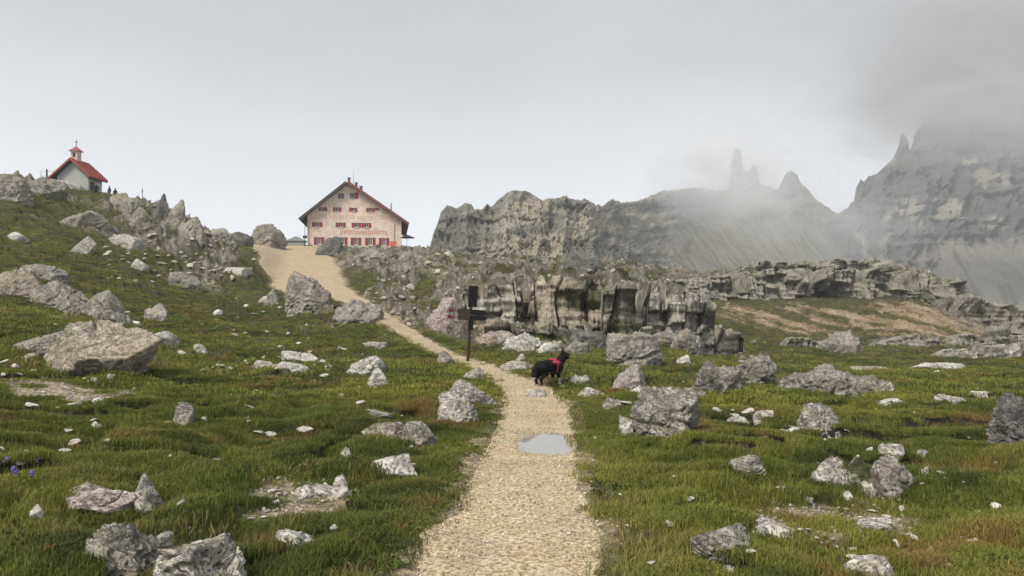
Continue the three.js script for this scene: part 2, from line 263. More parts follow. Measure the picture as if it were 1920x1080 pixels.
// the path itself
{
  const rows = [], NX = 44; for (let Z = -12; Z < pathEnd;) { rows.push(Z); Z += Z < 4 ? 0.3 : Z * 0.0065; }
  const g = gridGeometry(NX, rows.length, (i, j) => {
    const Z = rows[j], [l, r] = pathEdges(Z), k = 0.006 + Math.max(0, Z) * 0.0016;
    const a = l + (fbm(Z * 1.3, 1, 2, 4) * 0.16 + fbm(Z * 5, 4, 2, 2) * 0.06) * (0.6 + Z * 0.012), b = r + (fbm(Z * 1.3, 9, 5, 4) * 0.18 + fbm(Z * 5, 14, 5, 2) * 0.06) * (0.6 + Z * 0.012);
    const s = i / (NX - 1), x = lerp(a, b, s), lip = Math.min(s, 1 - s) < 0.001 ? -0.03 - k : 0;
    const wear = fbm(x * 2.2, 3, Z * 2.2, 3) * 0.01 + noise(x * 11, 2, Z * 11) * 0.0015;
    return [x, land(x, -Z) + k * 0.7 + lip + (lip ? 0 : wear), -Z];
  });
  const pathColor = (x, y, z) => {
    const damp = -z < 14 && -z > 6 ? smooth(0.12, 0.5, basin(x, z) + noise(x * 5, 2, z * 5) * 0.12) : 0, a = fbm(x * 1.1, 4, z * 0.8, 4), b = fbm(x * 4.5, 2, z * 4.5, 3), d = noise(x * 12, 3, z * 9), near = 1 / (1 + Math.max(0, -z) / 20);
    let c = mix3([0.66, 0.53, 0.335], [0.56, 0.45, 0.29], clamp(0.5 + a)); c = mix3(c, [0.42, 0.34, 0.225], smooth(0.2, 0.6, b + d * 0.35) * 0.4 * near); c = mix3(c, [0.7, 0.62, 0.47], smooth(0.15, 0.5, -b + d * 0.3) * 0.5 * near);
    c = mix3(c, [0.4, 0.31, 0.2], smooth(0.05, 0.45, fbm(x * 1.5 + 14, 4, z * 0.9, 4)) * 0.45); c = mix3(c, [0.54, 0.36, 0.2], smooth(0.1, 0.5, fbm(x * 0.9 + 40, 4, z * 0.9, 3)) * 0.4); return mix3(c, [0.36, 0.29, 0.2], damp * 0.8);
  };
  paint(g, pathColor, 2.1, 1.0);
  structure(g, new THREE.MeshStandardMaterial({ vertexColors: true, roughness: 0.96, map: grainColor, bumpMap: grainRelief, bumpScale: 0.004 }), 'path');
}

// ---------------------------------------------------------------- far ridges: a real slope that leans back from its foot to its crest and falls away behind
function lineAt(points, x) { let i = 0; while (i < points.length - 2 && x > points[i + 1][0]) i++; const [a, b] = [points[i], points[i + 1]]; return lerp(a[1], b[1], clamp((x - a[0]) / (b[0] - a[0]))); }
function ridge({ name, crest, foot, zFoot, zCrest, nu, nv, relief, color, crestNoise = 2, power = 1 }) {
  const low = px => { let m = 0, w = 0; for (let d = -48; d <= 48; d += 6) { const k = 1 - Math.abs(d) / 54, y = lineAt(crest, px + d), e = Math.exp(y * 0.05); m += k * e * y; w += k * e; } return m / w; };
  const x0 = crest[0][0], x1 = crest[crest.length - 1][0], back = Math.round(nv * 0.14);
  const g = gridGeometry(nu, nv + back, (i, j) => {
    const px = lerp(x0, x1, i / (nu - 1)), v = Math.min(1, j / (nv - 1)), over = Math.max(0, j - nv + 1) / back;
    const zc = typeof zCrest === 'function' ? zCrest(px) : zCrest, zf = typeof zFoot === 'function' ? zFoot(px) : zFoot;
    const top = lineAt(crest, px) + fbm(px * 0.035, 3, zc, 4) * crestNoise * 1.2 + noise(px * 0.3, 7, zc) * crestNoise * 0.5;
    const vs = 0.78, py = v < vs ? lerp(lineAt(foot, px), low(px) + 6, v / vs) : lerp(low(px) + 6, top, (v - vs) / (1 - vs)), Z = lerp(zf, zc, Math.pow(v, power));
    const q = place(px, py, Z), d = relief(px, py, v, Z) * Math.min(1, (1 - v) * 14 + 0.12) * (over ? 0 : 1);
    q.z += d; q.y += d * 0.12;
    if (over) { const back = (zc - zf) * 0.6 + 30; q.z -= over * back; q.x *= 1 + over * back / zc; q.y -= over * over * (q.y + 20) * 0.9; }
    return [q.x, q.y, q.z];
  });
  const P = g.attributes.position; paint(g, (x, y, z) => { const Z = -z, px = CX + FOCAL * x / Z, py = CY - (((y - EYE) / Z) - 45 / FOCAL) * FOCAL; return color(px, py, x, y, z); }, 0.05);
  return structure(g, matFar, name);
}
const GREY_A = [0.16, 0.15, 0.132], GREY_B = [0.27, 0.25, 0.215], GREY_D = [0.095, 0.092, 0.086], SCREE = [0.47, 0.41, 0.32], SCREE2 = [0.27, 0.245, 0.21], SPARSE = [0.105, 0.11, 0.05];
const rockRelief = (s, amp, tall = 1) => (px, py, v, Z) => {
  const m = 0.42, x = px * m * s, y = py * m * s;
  const wx = x + fbm(x * 0.03, y * 0.03, 5, 3) * 5, wy = y + fbm(x * 0.03 + 7, y * 0.03, 9, 3) * 4;
  return amp * ((ridged(wx * 0.045, wy * 0.03 * tall, 3, 6) - 0.4) * 1.1 + fbm(wx * 0.1, wy * 0.08 * tall, 8, 6, 0.72) * 0.8 + smooth(0.1, 0.25, noise(wx * 0.012 + 4, wy * 0.16, 2)) * 0.28);
};
// the near, clear ridge right of the hut
ridge({
  name: 'mountain', nu: 620, nv: 210, zFoot: px => 190 + smooth(1100, 1420, px) * 330, zCrest: px => 330 + smooth(1080, 1400, px) * 900, crestNoise: 3, power: 0.9,
  crest: [[770, 500], [790, 480], [806, 462], [812, 440], [820, 420], [826, 398], [838, 386], [856, 390], [872, 380], [884, 383], [890, 394], [905, 392], [922, 387], [936, 372], [950, 362], [965, 357], [985, 358], [1000, 364], [1016, 375], [1030, 372], [1050, 370], [1070, 371], [1085, 377], [1100, 382], [1115, 385], [1132, 386], [1142, 376], [1150, 374], [1160, 382], [1190, 378], [1215, 370], [1235, 360], [1255, 357], [1285, 353], [1320, 352], [1345, 360], [1365, 356], [1369, 330], [1374, 288], [1381, 276], [1389, 282], [1394, 320], [1404, 322], [1412, 308], [1419, 312], [1424, 345], [1440, 350], [1458, 358], [1466, 342], [1472, 327], [1482, 320], [1494, 326], [1502, 345], [1512, 352], [1530, 372], [1545, 384], [1560, 396], [1574, 402], [1600, 430], [1640, 440], [1700, 450]],
  foot: [[770, 520], [1100, 520], [1300, 535], [1700, 545]],
  relief: (px, py, v, Z) => { const scree = smooth(1180, 1300, px) * smooth(0.75, 0.5, v), a = rockRelief(1, 10)(px, py, v, Z); const g = (px + (py - 400) * -0.75 + fbm(px * 0.03, py * 0.03, 2, 3) * 4) * 0.09; return a * (1 - scree * 0.8) + scree * (ridged(g, py * 0.008, 5, 3) - 0.4) * 4; },
  color: (px, py, x, y, z) => {
    const n = fbm(x * 0.06, y * 0.1, z * 0.03, 5), n2 = fbm(x * 0.22, y * 0.3, z * 0.1, 4) + noise(px * 0.45, py * 0.45, 3) * 0.5, bed = fbm(x * 0.05, y * 0.3 + fbm(x * 0.03, 2, z * 0.01, 3) * 1.5, 3, 5, 0.6);
    let c = mix3(GREY_A, GREY_B, clamp(0.5 + n * 0.9 + n2 * 0.4)); c = mix3(c, GREY_D, smooth(0.1, 0.45, bed + n2 * 0.4) * 0.75);
    const tan = smooth(0.0, 0.4, fbm(px * 0.012 + 2, py * 0.02, 6, 4) + n2 * 0.35 + 0.34 * Math.exp(-Math.pow((px - 1000) / 110, 2)) - 0.25 * smooth(900, 830, px)); c = mix3(c, SCREE, tan * 0.85);
    const sc = smooth(1160, 1300, px) * smooth(395, 450, py + n * 20), g = (px + (py - 400) * -0.75 + fbm(px * 0.03, py * 0.03, 2, 3) * 4) * 0.09, st = ridged(g, py * 0.008, 5, 3);
    if (sc > 0) { let k = mix3(SCREE2, GREY_B, clamp(0.5 + n2)); k = mix3(k, SPARSE, smooth(0.42, 0.2, st + n2 * 0.45) * 0.5); c = mix3(c, k, sc); }
    return mix3(c, SPARSE, smooth(0.22, 0.5, fbm(x * 0.05 + 9, y * 0.08, z * 0.05, 4) + n2 * 0.2) * 0.55);
  },
});
// the great wall on the right, lost in cloud
ridge({
  name: 'mountain', nu: 420, nv: 260, zFoot: px => 560, zCrest: px => 1000 + smooth(1560, 1900, px) * 120, crestNoise: 4, power: 0.55,
  crest: [[1470, 520], [1500, 500], [1540, 440], [1570, 402], [1590, 388], [1602, 372], [1606, 348], [1612, 338], [1620, 342], [1628, 330], [1645, 326], [1658, 312], [1672, 300], [1682, 282], [1688, 256], [1692, 248], [1697, 262], [1701, 284], [1708, 276], [1716, 252], [1732, 226], [1750, 196], [1780, 176], [1820, 150], [1880, 120], [1960, 90], [2100, 60], [2300, 80]],
  foot: [[1470, 570], [1700, 590], [1920, 640], [2300, 660]],
  relief: (px, py, v, Z) => { const scree = smooth(1720, 1800, px + (py - 470) * 0.45) * smooth(440, 470, py); return rockRelief(1.1, 30, 0.4)(px, py, v, Z) * (1 - scree * 0.85) + scree * fbm((px - py) * 0.05, py * 0.01, 2, 3) * 8; },
  color: (px, py, x, y, z) => {
    const n = fbm(x * 0.03, y * 0.05, z * 0.02, 5), n2 = fbm(x * 0.2, y * 0.2, z * 0.12, 4) + noise(px * 0.4, py * 0.35, 3) * 0.5, crack = ridged(x * 0.09, y * 0.025, z * 0.05, 4);
    let c = mix3([0.1, 0.097, 0.09], [0.2, 0.19, 0.172], clamp(0.35 + n * 0.8 + n2 * 0.4)); c = mix3(c, [0.05, 0.048, 0.045], smooth(0.5, 0.85, crack + n2 * 0.2) * 0.7);
    c = mix3(c, SCREE, smooth(0.28, 0.5, fbm(px * 0.02, py * 0.014, 4, 3) + 0.15 * Math.exp(-Math.pow((py - 450) / 40, 2))) * 0.75);
    const sc = smooth(1690, 1760, px + (py - 500) * 0.45 + n * 25) * smooth(436, 462, py + n2 * 18);
    if (sc > 0) { let k = mix3(SCREE2, [0.37, 0.33, 0.27], clamp(0.5 + n2 + n)); k = mix3(k, GREY_D, smooth(0.25, 0.5, fbm((px - py * 0.55) * 0.05, (px + py) * 0.008, 7, 4)) * 0.6); c = mix3(c, k, sc); }
    return c;
  },
});
// cloud hanging on the wall: nested, frayed, almost clear shells of mist
{
  const vapour = new THREE.MeshPhysicalMaterial({ color: new THREE.Color().setRGB(0.97, 0.98, 0.985), roughness: 1, transparent: true, opacity: 0.06, depthWrite: false, transmission: 0.5, thickness: 0, specularIntensity: 0, side: THREE.DoubleSide, vertexColors: true });
  const ball = new THREE.IcosahedronGeometry(1, 22); ball.deleteAttribute('uv'); ball.deleteAttribute('normal'); const shellBase = mergeVertices(ball);
  function cloud(label, px, py, Z, rx, ry, rz, shells, seed, op, fray, rgb) {
    const c = place(px, py, Z), m = Z / FOCAL, o = thing('cloud', label, 'cloud', [c.x, c.y, c.z], 0, 'mist on the mountains');
    const mat = vapour.clone(); mat.opacity = op; mat.color.setRGB(...rgb);
    for (let k = 0; k < shells; k++) {
      const s = 0.45 + 0.55 * (k + 1) / shells, g = shellBase.clone(), p = g.attributes.position;
      for (let i = 0; i < p.count; i++) {
        const x = p.getX(i), y = p.getY(i), z = p.getZ(i), n = fbm(x * 1.1 + seed + k * 0.21, y * 1.1, z * 1.1 + k * 0.17, 2, 0.4), f = s * (1 + fray * n * (0.5 + s));
        p.setXYZ(i, x * f * rx * m, y * f * ry * m, z * f * rz * m);
      }
g.computeVertexNormals();
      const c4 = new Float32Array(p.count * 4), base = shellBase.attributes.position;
      for (let i = 0; i < p.count; i++) { const x = base.getX(i), y = base.getY(i), z = base.getZ(i), d = clamp(0.62 + fbm(x * 1.7 + seed, y * 2.2, k * 0.7 + (z > 0 ? 0 : 3), 4) * 0.9); c4.set([1, 1, 1, Math.pow(Math.abs(z), 2.3) * d], i * 4); }   // patchy vapour density, times a soft haze fade painted into alpha towards the rim
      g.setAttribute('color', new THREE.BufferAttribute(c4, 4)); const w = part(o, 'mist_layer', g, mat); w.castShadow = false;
    }
  }
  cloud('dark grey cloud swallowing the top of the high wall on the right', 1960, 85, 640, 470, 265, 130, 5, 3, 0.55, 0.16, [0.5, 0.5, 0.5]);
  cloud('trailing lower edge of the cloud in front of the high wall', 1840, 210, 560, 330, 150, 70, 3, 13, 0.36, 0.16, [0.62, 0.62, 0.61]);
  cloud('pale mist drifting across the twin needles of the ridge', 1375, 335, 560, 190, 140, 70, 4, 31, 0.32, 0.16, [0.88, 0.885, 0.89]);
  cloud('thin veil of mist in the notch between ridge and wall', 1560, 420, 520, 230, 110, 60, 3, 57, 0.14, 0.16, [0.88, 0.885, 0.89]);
}

// ---------------------------------------------------------------- limestone: boulders, slabs, ledges
const sphereCache = new Map();
function sphere(detail) { if (!sphereCache.has(detail)) { const g = new THREE.IcosahedronGeometry(1, detail); g.deleteAttribute('uv'); g.deleteAttribute('normal'); sphereCache.set(detail, mergeVertices(g)); } return sphereCache.get(detail).clone(); }
const TONES = { pale: [[0.7, 0.645, 0.565], [0.5, 0.455, 0.39]], white: [[0.84, 0.8, 0.73], [0.66, 0.62, 0.55]], grey: [[0.52, 0.475, 0.4], [0.34, 0.31, 0.26]], dark: [[0.26, 0.25, 0.235], [0.16, 0.155, 0.145]], pink: [[0.68, 0.58, 0.52], [0.52, 0.44, 0.4]], tan: [[0.55, 0.48, 0.38], [0.38, 0.33, 0.26]] };
// sx, sy, sz: half sizes in metres
function rockGeometry(seed, sx, sy, sz, o = {}) {
  const { detail = 20, planes = 20, rough = 0.085, flute = 0, bed = 0, tone = 'pale', lichen = 0.5, crack = 0.5, flat = 0, fine = 1, moss = 0, bright = 0.93 } = o;
  const r = rng(seed * 7919 + 13), cut = [];
  for (let k = 0; k < planes; k++) { const a = r() * 6.283, u = r() * 1.9 - 0.95, s = Math.sqrt(1 - u * u); cut.push([s * Math.cos(a), u, s * Math.sin(a), 0.5 + r() * 0.34]); }
  if (flat) cut.push([0.05, 0.995, 0.08, flat]);
  const g = sphere(detail), p = g.attributes.position, dent = new Float32Array(p.count), S = Math.cbrt(sx * sy * sz), q = seed * 3.17, fq = 1 / Math.max(0.35, S);
  const radii = new Float32Array(p.count), ext = [0.3, 0.3, 0.3];
  for (let i = 0; i < p.count; i++) {
    const x = p.getX(i), y = p.getY(i), z = p.getZ(i); let rad = 1.0;
    for (const [a, b, c, h] of cut) { const d = x * a + y * b + z * c; if (d > 0.05) { const v = h / d; if (v < rad) rad = v; } }
    rad = Math.max(rad, 0.4); radii[i] = rad; ext[0] = Math.max(ext[0], Math.abs(x * rad)); ext[1] = Math.max(ext[1], Math.abs(y * rad)); ext[2] = Math.max(ext[2], Math.abs(z * rad));
  }
  for (let i = 0; i < p.count; i++) {
    const x = p.getX(i), y = p.getY(i), z = p.getZ(i), rad = radii[i]; let X = x * rad * sx / ext[0], Y = y * rad * sy / ext[1], Z = z * rad * sz / ext[2], n = 0;
    const a = X * fq, b = Y * fq, c = Z * fq;
    n += rough * (fbm(a * 1.3 + q, b * 1.3, c * 1.3, 5, 0.6) * 0.7 + (ridged(a * 1.2 + q, b * 1.2, c * 1.2, 3) - 0.45) * 0.5);
    { const v = (fbm(a * 0.9 + q + 30, b * 1.1, c * 0.9, 3) + 1) * 4, i0 = Math.floor(v); n += (0.02 + rough * 0.4) * (i0 + smooth(0.4, 0.6, v - i0) - v); }
    n += fine * (0.03 * noise(X * 7 + q, Y * 7, Z * 7) + 0.02 * noise(X * 17 + q, Y * 17, Z * 17)) / (0.6 + S);
    const cr = Math.abs(noise(a * 0.9 + q * 2, b * 0.9 + 5, c * 0.9)), groove = smooth(0.035, 0, cr) * crack; n -= groove * 0.16;
    if (flute) { const f = ridged(X * 1.1 + q + fbm(a, b, c, 2) * 0.4, Y * 0.22, Z * 1.1, 2); n += flute * (f - 0.5) * 0.34; }
    if (bed) { const f = Math.abs(((Y * bed + fbm(a * 0.7 + q, 2, c * 0.7, 2) * 0.6) % 1 + 1) % 1 - 0.5) * 2; n -= 0.09 * smooth(0.75, 1, f); }
    dent[i] = groove; const m = n * S;
    p.setXYZ(i, X + x * m, Y + y * m * 0.9, Z + z * m);
  }
  g.computeVertexNormals();
  const [A, B] = TONES[tone];
  paint(g, (x, y, z, i) => {
    const a = x * fq, b = y * fq, c = z * fq, n = fbm(a * 1.6 + q, b * 1.6, c * 1.6 + 4, 4), f = fbm(x * 6 + q, y * 6, z * 6, 3);
    let k = mix3(A, B, clamp(0.5 + n * 0.9 + f * 0.45));
    k = mix3(k, [0.085, 0.083, 0.078], smooth(0.12, 0.42, fbm(a * 2.6 + 7 + q, b * 2.6, c * 2.6, 4) * 0.75 + f * 0.5) * lichen * 0.62);      // black crust lichen
    k = mix3(k, [0.46, 0.37, 0.25], smooth(0.3, 0.6, fbm(a * 1.2 + 50 + q, b * 1.2, c * 1.2, 3)) * 0.4);                                        // rusty stain
    if (moss) k = mix3(k, [0.075, 0.085, 0.02], smooth(0.05, 0.3, fbm(a * 1.5 + 80 + q, b * 1.5, c * 1.5, 4)) * moss);
    return k;
  }, 1.3, bright);
  wrap(g, 0.9);
  return g;
}
const footprints = [];   // where stones stand: grass keeps off
// px, py: middle of the foot in the photograph; w, h: size there; sink: share of the height below the turf
let rockSeed = 100;
function boulder(label, px, py, w, h, o = {}) {
  const p = ground(px, py); if (!p) { console.log('no ground for', label); return null; }
  return boulderAt(label, p.x, p.z, w * -p.z / FOCAL, h * -p.z / FOCAL, o);
}
function boulderAt(label, x, z, w, h, o = {}) {
  const sink = o.sink !== undefined ? o.sink + 0.24 : 0.5, depth = o.depth ?? 0.8, sx = w / 2 * 1.06, sz = sx * depth, full = h / (1 - sink), sy = full / 2 * 1.08;
  const z0 = z - sz * 0.75, y0 = Math.min(land(x, z), land(x, z0) + h * 0.2) - full * sink + full / 2;
  const px = w / -z * FOCAL, detail = o.detail ?? Math.round(clamp(px * 0.26, 7, 40));
  const m = new THREE.Mesh(rockGeometry(o.seed ?? rockSeed++, sx, sy, sz, { ...o, detail }), matStone);
  m.position.set(x, y0, z0); m.rotation.set(o.pitch ?? 0, o.turn ?? 0, o.tilt ?? 0);
  top(m, o.name ?? 'boulder'); tag(m, label, o.category ?? 'rock', o.group);
  footprints.push([x, z0, sx * 0.74, sz * 0.74]); return m;
}
// big and middling stones of the meadow left of the path
boulder('rough cracked grey boulder at the bottom left edge, left of the stone cairn', 198, 1100, 185, 95, { tone: 'grey', lichen: 0.9, crack: 1, rough: 0.17, sink: 0.2, seed: 41 });
boulder('pale boulder with a hollow under it, carrying two small cairn stones', 365, 1098, 200, 72, { tone: 'pale', lichen: 0.7, rough: 0.22, bed: 2.6, sink: 0.2, seed: 44, flat: 0.7 });
boulder('flat pinkish white slab lying in the grass above the bottom left boulders', 168, 962, 140, 36, { tone: 'pink', lichen: 0.35, rough: 0.2, flat: 0.6, seed: 12 });
boulder('thin mossy stone just behind the pinkish slab', 158, 934, 70, 22, { tone: 'tan', moss: 0.4 });
boulder('slanting thin grey stone wedged at the right end of the pinkish slab', 203, 948, 62, 26, { tone: 'grey', tilt: -0.5 });
boulder('upright pale slab leaning left, right of the pinkish slab', 272, 957, 56, 70, { tone: 'pale', lichen: 0.6, planes: 16, rough: 0.1, tilt: 0.22, sink: 0.12, seed: 18, depth: 0.6 });
boulder('smooth pale greenish stone propped at the foot of the upright slab', 262, 968, 46, 36, { tone: 'pale', lichen: 0.1, planes: 15, rough: 0.06, tilt: -0.3, seed: 22 });
boulder('small pointed pale stone right of the upright slab', 333, 960, 36, 28, { tone: 'pale', lichen: 0.2, planes: 15, rough: 0.1, seed: 26 });
boulder('small white stone left of the pinkish slab', 63, 972, 28, 24, { tone: 'white', lichen: 0.2 });
boulder('flat white slab below the bare earth patch', 540, 1034, 92, 40, { tone: 'white', lichen: 0.35, flat: 0.55, rough: 0.2, seed: 31 });
boulder('white knobbly stone at the right end of the bare earth patch', 634, 938, 48, 42, { tone: 'white', lichen: 0.35, rough: 0.2, seed: 34 });
boulder('low grey stone breaking the upper rim of the bare earth patch', 575, 938, 60, 22, { tone: 'pale', lichen: 0.4 });
boulder('smooth white wedge shaped boulder with a dark crack, left of the path', 738, 893, 100, 48, { tone: 'white', lichen: 0.12, planes: 16, rough: 0.08, crack: 0.6, tilt: -0.3, seed: 63, depth: 0.6 });
boulder('small upright pale stone above the white wedge', 650, 862, 27, 27, { tone: 'pale', planes: 15 });
boulder('blocky grey boulder at the right end of a half buried slab', 787, 838, 76, 46, { tone: 'grey', lichen: 0.4, planes: 16, flat: 0.75, seed: 70 });
boulder('long half buried slab running up left from the blocky grey boulder', 722, 822, 92, 30, { tone: 'tan', tilt: -0.25, lichen: 0.5, depth: 0.5 });
boulder('deeply ridged pale boulder close to the left path edge', 864, 793, 84, 66, { tone: 'pale', lichen: 0.45, flute: 0.9, rough: 0.2, tilt: 0.15, seed: 81 });
boulder('pale slab leaning on the ridged boulder by the path', 878, 757, 108, 46, { tone: 'pale', lichen: 0.35, tilt: -0.32, depth: 0.5, rough: 0.14, seed: 86 });
boulder('lumpy white boulder in the middle of the left meadow', 680, 704, 78, 40, { tone: 'white', lichen: 0.3, rough: 0.2, seed: 90 });
boulder('white stone tucked below the lumpy white boulder', 704, 728, 44, 34, { tone: 'white', lichen: 0.3, rough: 0.2 });
boulder('upper of two flat white slabs lying one over the other', 548, 681, 82, 24, { tone: 'white', lichen: 0.25, flat: 0.6, tilt: -0.1, bed: 3 });
boulder('lower of two flat white slabs lying one over the other', 546, 700, 80, 20, { tone: 'white', lichen: 0.2, flat: 0.6, tilt: -0.16 });
boulder('long thin slab left of the two flat white slabs', 490, 690, 62, 14, { tone: 'pale', lichen: 0.3, tilt: -0.15, flat: 0.6 });
boulder('clean white block lying alone on the left slope', 298, 646, 52, 25, { tone: 'white', lichen: 0.05, planes: 15, rough: 0.07, tilt: -0.15 });
boulder('small white stone right of the clean white block', 371, 661, 32, 20, { tone: 'white', lichen: 0.15 });
boulder('largest boulder of the left slope, split by a crack, over a pile of rubble', 150, 708, 215, 98, { tone: 'tan', lichen: 0.25, planes: 17, rough: 0.09, crack: 1, flat: 0.72, seed: 113, sink: 0.16, tilt: -0.14, detail: 34 });
boulder('low flank of grey rock at the upper left of the largest boulder', 62, 668, 110, 44, { tone: 'grey', lichen: 0.4, bed: 2.5, tilt: -0.1 });
boulder('dark grey slab sloping down right above the largest boulder', 192, 604, 108, 50, { tone: 'grey', lichen: 0.5, planes: 16, tilt: -0.5, depth: 0.6, rough: 0.12, seed: 122 });
boulder('long grey slab sloping down right from the left picture edge', 100, 582, 165, 46, { tone: 'grey', lichen: 0.5, tilt: -0.36, depth: 0.5, rough: 0.14, seed: 125 });
boulder('rounded grey slab cut by the left picture edge', 12, 552, 90, 52, { tone: 'tan', lichen: 0.4, tilt: -0.3, seed: 128 });
boulder('grey stone half sunk in turf at the foot of the left slope', 338, 798, 44, 38, { tone: 'grey', lichen: 0.5, sink: 0.35 });
boulder('flat white stone on the lower left slope', 180, 757, 36, 14, { tone: 'white', lichen: 0.1 });
boulder('grey block beside the scree of the left hill', 335, 537, 64, 32, { tone: 'grey', lichen: 0.4, planes: 16, flat: 0.7 });
boulder('pointed pale slab standing aslant high on the left slope', 146, 476, 46, 46, { tone: 'pale', lichen: 0.3, tilt: -0.75, depth: 0.5, planes: 15, seed: 133 });
boulder('small pale wedge right of the aslant slab', 256, 506, 36, 20, { tone: 'white', lichen: 0.1, planes: 14 });
boulder('pale broken stone in the upper left meadow', 282, 598, 46, 30, { tone: 'pale', lichen: 0.2, rough: 0.25, tilt: -0.3 });
boulder('flat white stone at the left end of the upper meadow', 22, 448, 44, 14, { tone: 'white', lichen: 0.1 });
boulder('white slab at the end of the scree below the sandy ramp', 440, 516, 52, 18, { tone: 'white', lichen: 0.15, flat: 0.6 });
boulder('large rounded grey boulder beside the sandy ramp', 560, 590, 112, 80, { tone: 'grey', lichen: 0.7, planes: 19, rough: 0.14, crack: 0.8, seed: 150, sink: 0.14 });
boulder('long low boulder touching the right side of the rounded grey boulder', 654, 606, 112, 58, { tone: 'grey', lichen: 0.5, tilt: -0.4, seed: 153, rough: 0.16 });
boulder('small jagged grey rock left of the rounded boulder at the ramp', 505, 576, 42, 36, { tone: 'grey', lichen: 0.6, rough: 0.2 });
boulder('white flat stone below the jagged grey rock', 500, 568, 46, 14, { tone: 'white', lichen: 0.1 });
boulder('pinkish boulder behind the signpost carrying a red and white trail mark', 838, 622, 82, 62, { tone: 'pink', lichen: 0.35, planes: 19, rough: 0.14, seed: 160, sink: 0.12 });
boulder('round grey stone on the left path edge below the signpost', 836, 682, 34, 26, { tone: 'grey', lichen: 0.3 });
boulder('pale stone half buried in the path bank just below the signpost', 890, 712, 50, 32, { tone: 'pale', lichen: 0.3, tilt: -0.5 });
// right of the path
boulder('pinkish white angular boulder right of the dog', 1184, 731, 66, 50, { tone: 'pink', lichen: 0.2, planes: 16, rough: 0.1, seed: 171 });
boulder('small white stone under the pinkish white boulder', 1196, 738, 32, 14, { tone: 'white', lichen: 0 });
boulder('large rounded grey boulder with curved ridges on the right meadow', 1250, 826, 132, 98, { tone: 'grey', lichen: 0.45, planes: 23, rough: 0.14, bed: 3.2, seed: 180, sink: 0.14, detail: 34, tilt: -0.18 });
boulder('small white wedge leaning on the large rounded grey boulder', 1178, 814, 34, 34, { tone: 'white', lichen: 0, planes: 14, tilt: 0.3, sink: 0.15 });
boulder('white faced boulder with a dark pitted right side', 1538, 816, 104, 56, { tone: 'pale', lichen: 0.5, planes: 16, rough: 0.16, seed: 186, flat: 0.8 });
boulder('flat white slab left of the white faced boulder', 1406, 802, 86, 18, { tone: 'white', lichen: 0.15, flat: 0.5, tilt: -0.14 });
boulder('small grey slab above the flat white slab', 1436, 785, 40, 14, { tone: 'pale', lichen: 0.4 });
boulder('little white block between the flat slab and the white faced boulder', 1482, 815, 40, 16, { tone: 'white', lichen: 0.1 });
boulder('oblong grey boulder with pale patches in the middle of the right meadow', 1408, 890, 90, 42, { tone: 'grey', lichen: 0.35, rough: 0.2, tilt: -0.15, seed: 193 });
boulder('left boulder of the mossy trio on the right meadow', 1562, 912, 86, 46, { tone: 'pale', lichen: 0.4, rough: 0.2, bed: 3, seed: 197 });
boulder('right boulder of the mossy trio, ridged and dark on its right side', 1672, 934, 98, 72, { tone: 'grey', lichen: 0.45, rough: 0.22, flute: 0.4, seed: 200, tilt: -0.3 });
boulder('moss covered boulder in the middle of the mossy trio', 1620, 916, 70, 52, { tone: 'grey', lichen: 0.5, moss: 0.95, rough: 0.2, seed: 203 });
boulder('smooth pale block in front of the mossy trio', 1636, 938, 62, 34, { tone: 'pale', lichen: 0.15, planes: 15, rough: 0.1 });
boulder('small white stone left of the smooth pale block', 1596, 940, 28, 18, { tone: 'white', lichen: 0 });
boulder('purplish grey slab lying aslant in the lower right meadow', 1362, 1036, 122, 54, { tone: 'grey', lichen: 0.3, tilt: -0.22, planes: 17, rough: 0.12, seed: 210, depth: 0.6 });
boulder('flat white slab right of the purplish slab', 1456, 1012, 82, 28, { tone: 'white', lichen: 0.25, tilt: -0.2, flat: 0.6, planes: 15 });
boulder('pointed pale stone standing in a hollow of the right meadow', 1672, 858, 48, 38, { tone: 'pale', lichen: 0.3, tilt: -0.4, planes: 16 });
boulder('white flake propped left of the pointed pale stone', 1636, 850, 26, 14, { tone: 'white', tilt: 0.3 });
boulder('small grey stone at the right end of the hollow', 1732, 862, 32, 18, { tone: 'pale', lichen: 0.3 });
boulder('white flake standing right of the mossy trio', 1736, 896, 28, 22, { tone: 'white', lichen: 0, tilt: -0.4, planes: 14 });
boulder('dark overhanging boulder cut by the right picture edge', 1918, 838, 78, 96, { tone: 'dark', lichen: 0.5, rough: 0.2, bed: 2, seed: 220, sink: 0.1, detail: 30 });
boulder('white rounded boulder at the bottom edge, lower right', 1650, 1090, 92, 34, { tone: 'white', lichen: 0.35, rough: 0.2, seed: 223 });
boulder('low grey rock at the bottom edge right of the path', 1375, 1082, 60, 16, { tone: 'pale', lichen: 0.35 });
boulder('flat pale rock barely above the turf in the lower right', 1652, 998, 82, 24, { tone: 'pale', lichen: 0.3, flat: 0.4 });
boulder('pale flat stone lying in the path in front of the dog', 1008, 747, 42, 15, { tone: 'pale', lichen: 0.1, flat: 0.6 });
boulder('knobbly white rock just right of the dog', 1090, 718, 44, 20, { tone: 'white', lichen: 0.3, rough: 0.25 });
boulder('low white rock at the right path edge below the dog', 1106, 746, 54, 18, { tone: 'pale', lichen: 0.4 });
boulder('low grey rock right of the path between dog and large rounded boulder', 1152, 768, 44, 24, { tone: 'grey', lichen: 0.3 });
boulder('flat topped dark block of rock in the rock band behind the dog', 1182, 684, 120, 64, { tone: 'grey', lichen: 0.75, flat: 0.72, planes: 15, flute: 0.35, bed: 1.4, seed: 233, sink: 0.12, depth: 0.9 });
boulder('white jumbled rock left of and behind the dog', 985, 660, 80, 36, { tone: 'white', lichen: 0.35, rough: 0.24, crack: 1, seed: 236 });
boulder('white jagged rock behind the dog', 1032, 662, 50, 22, { tone: 'white', lichen: 0.4, rough: 0.24 });
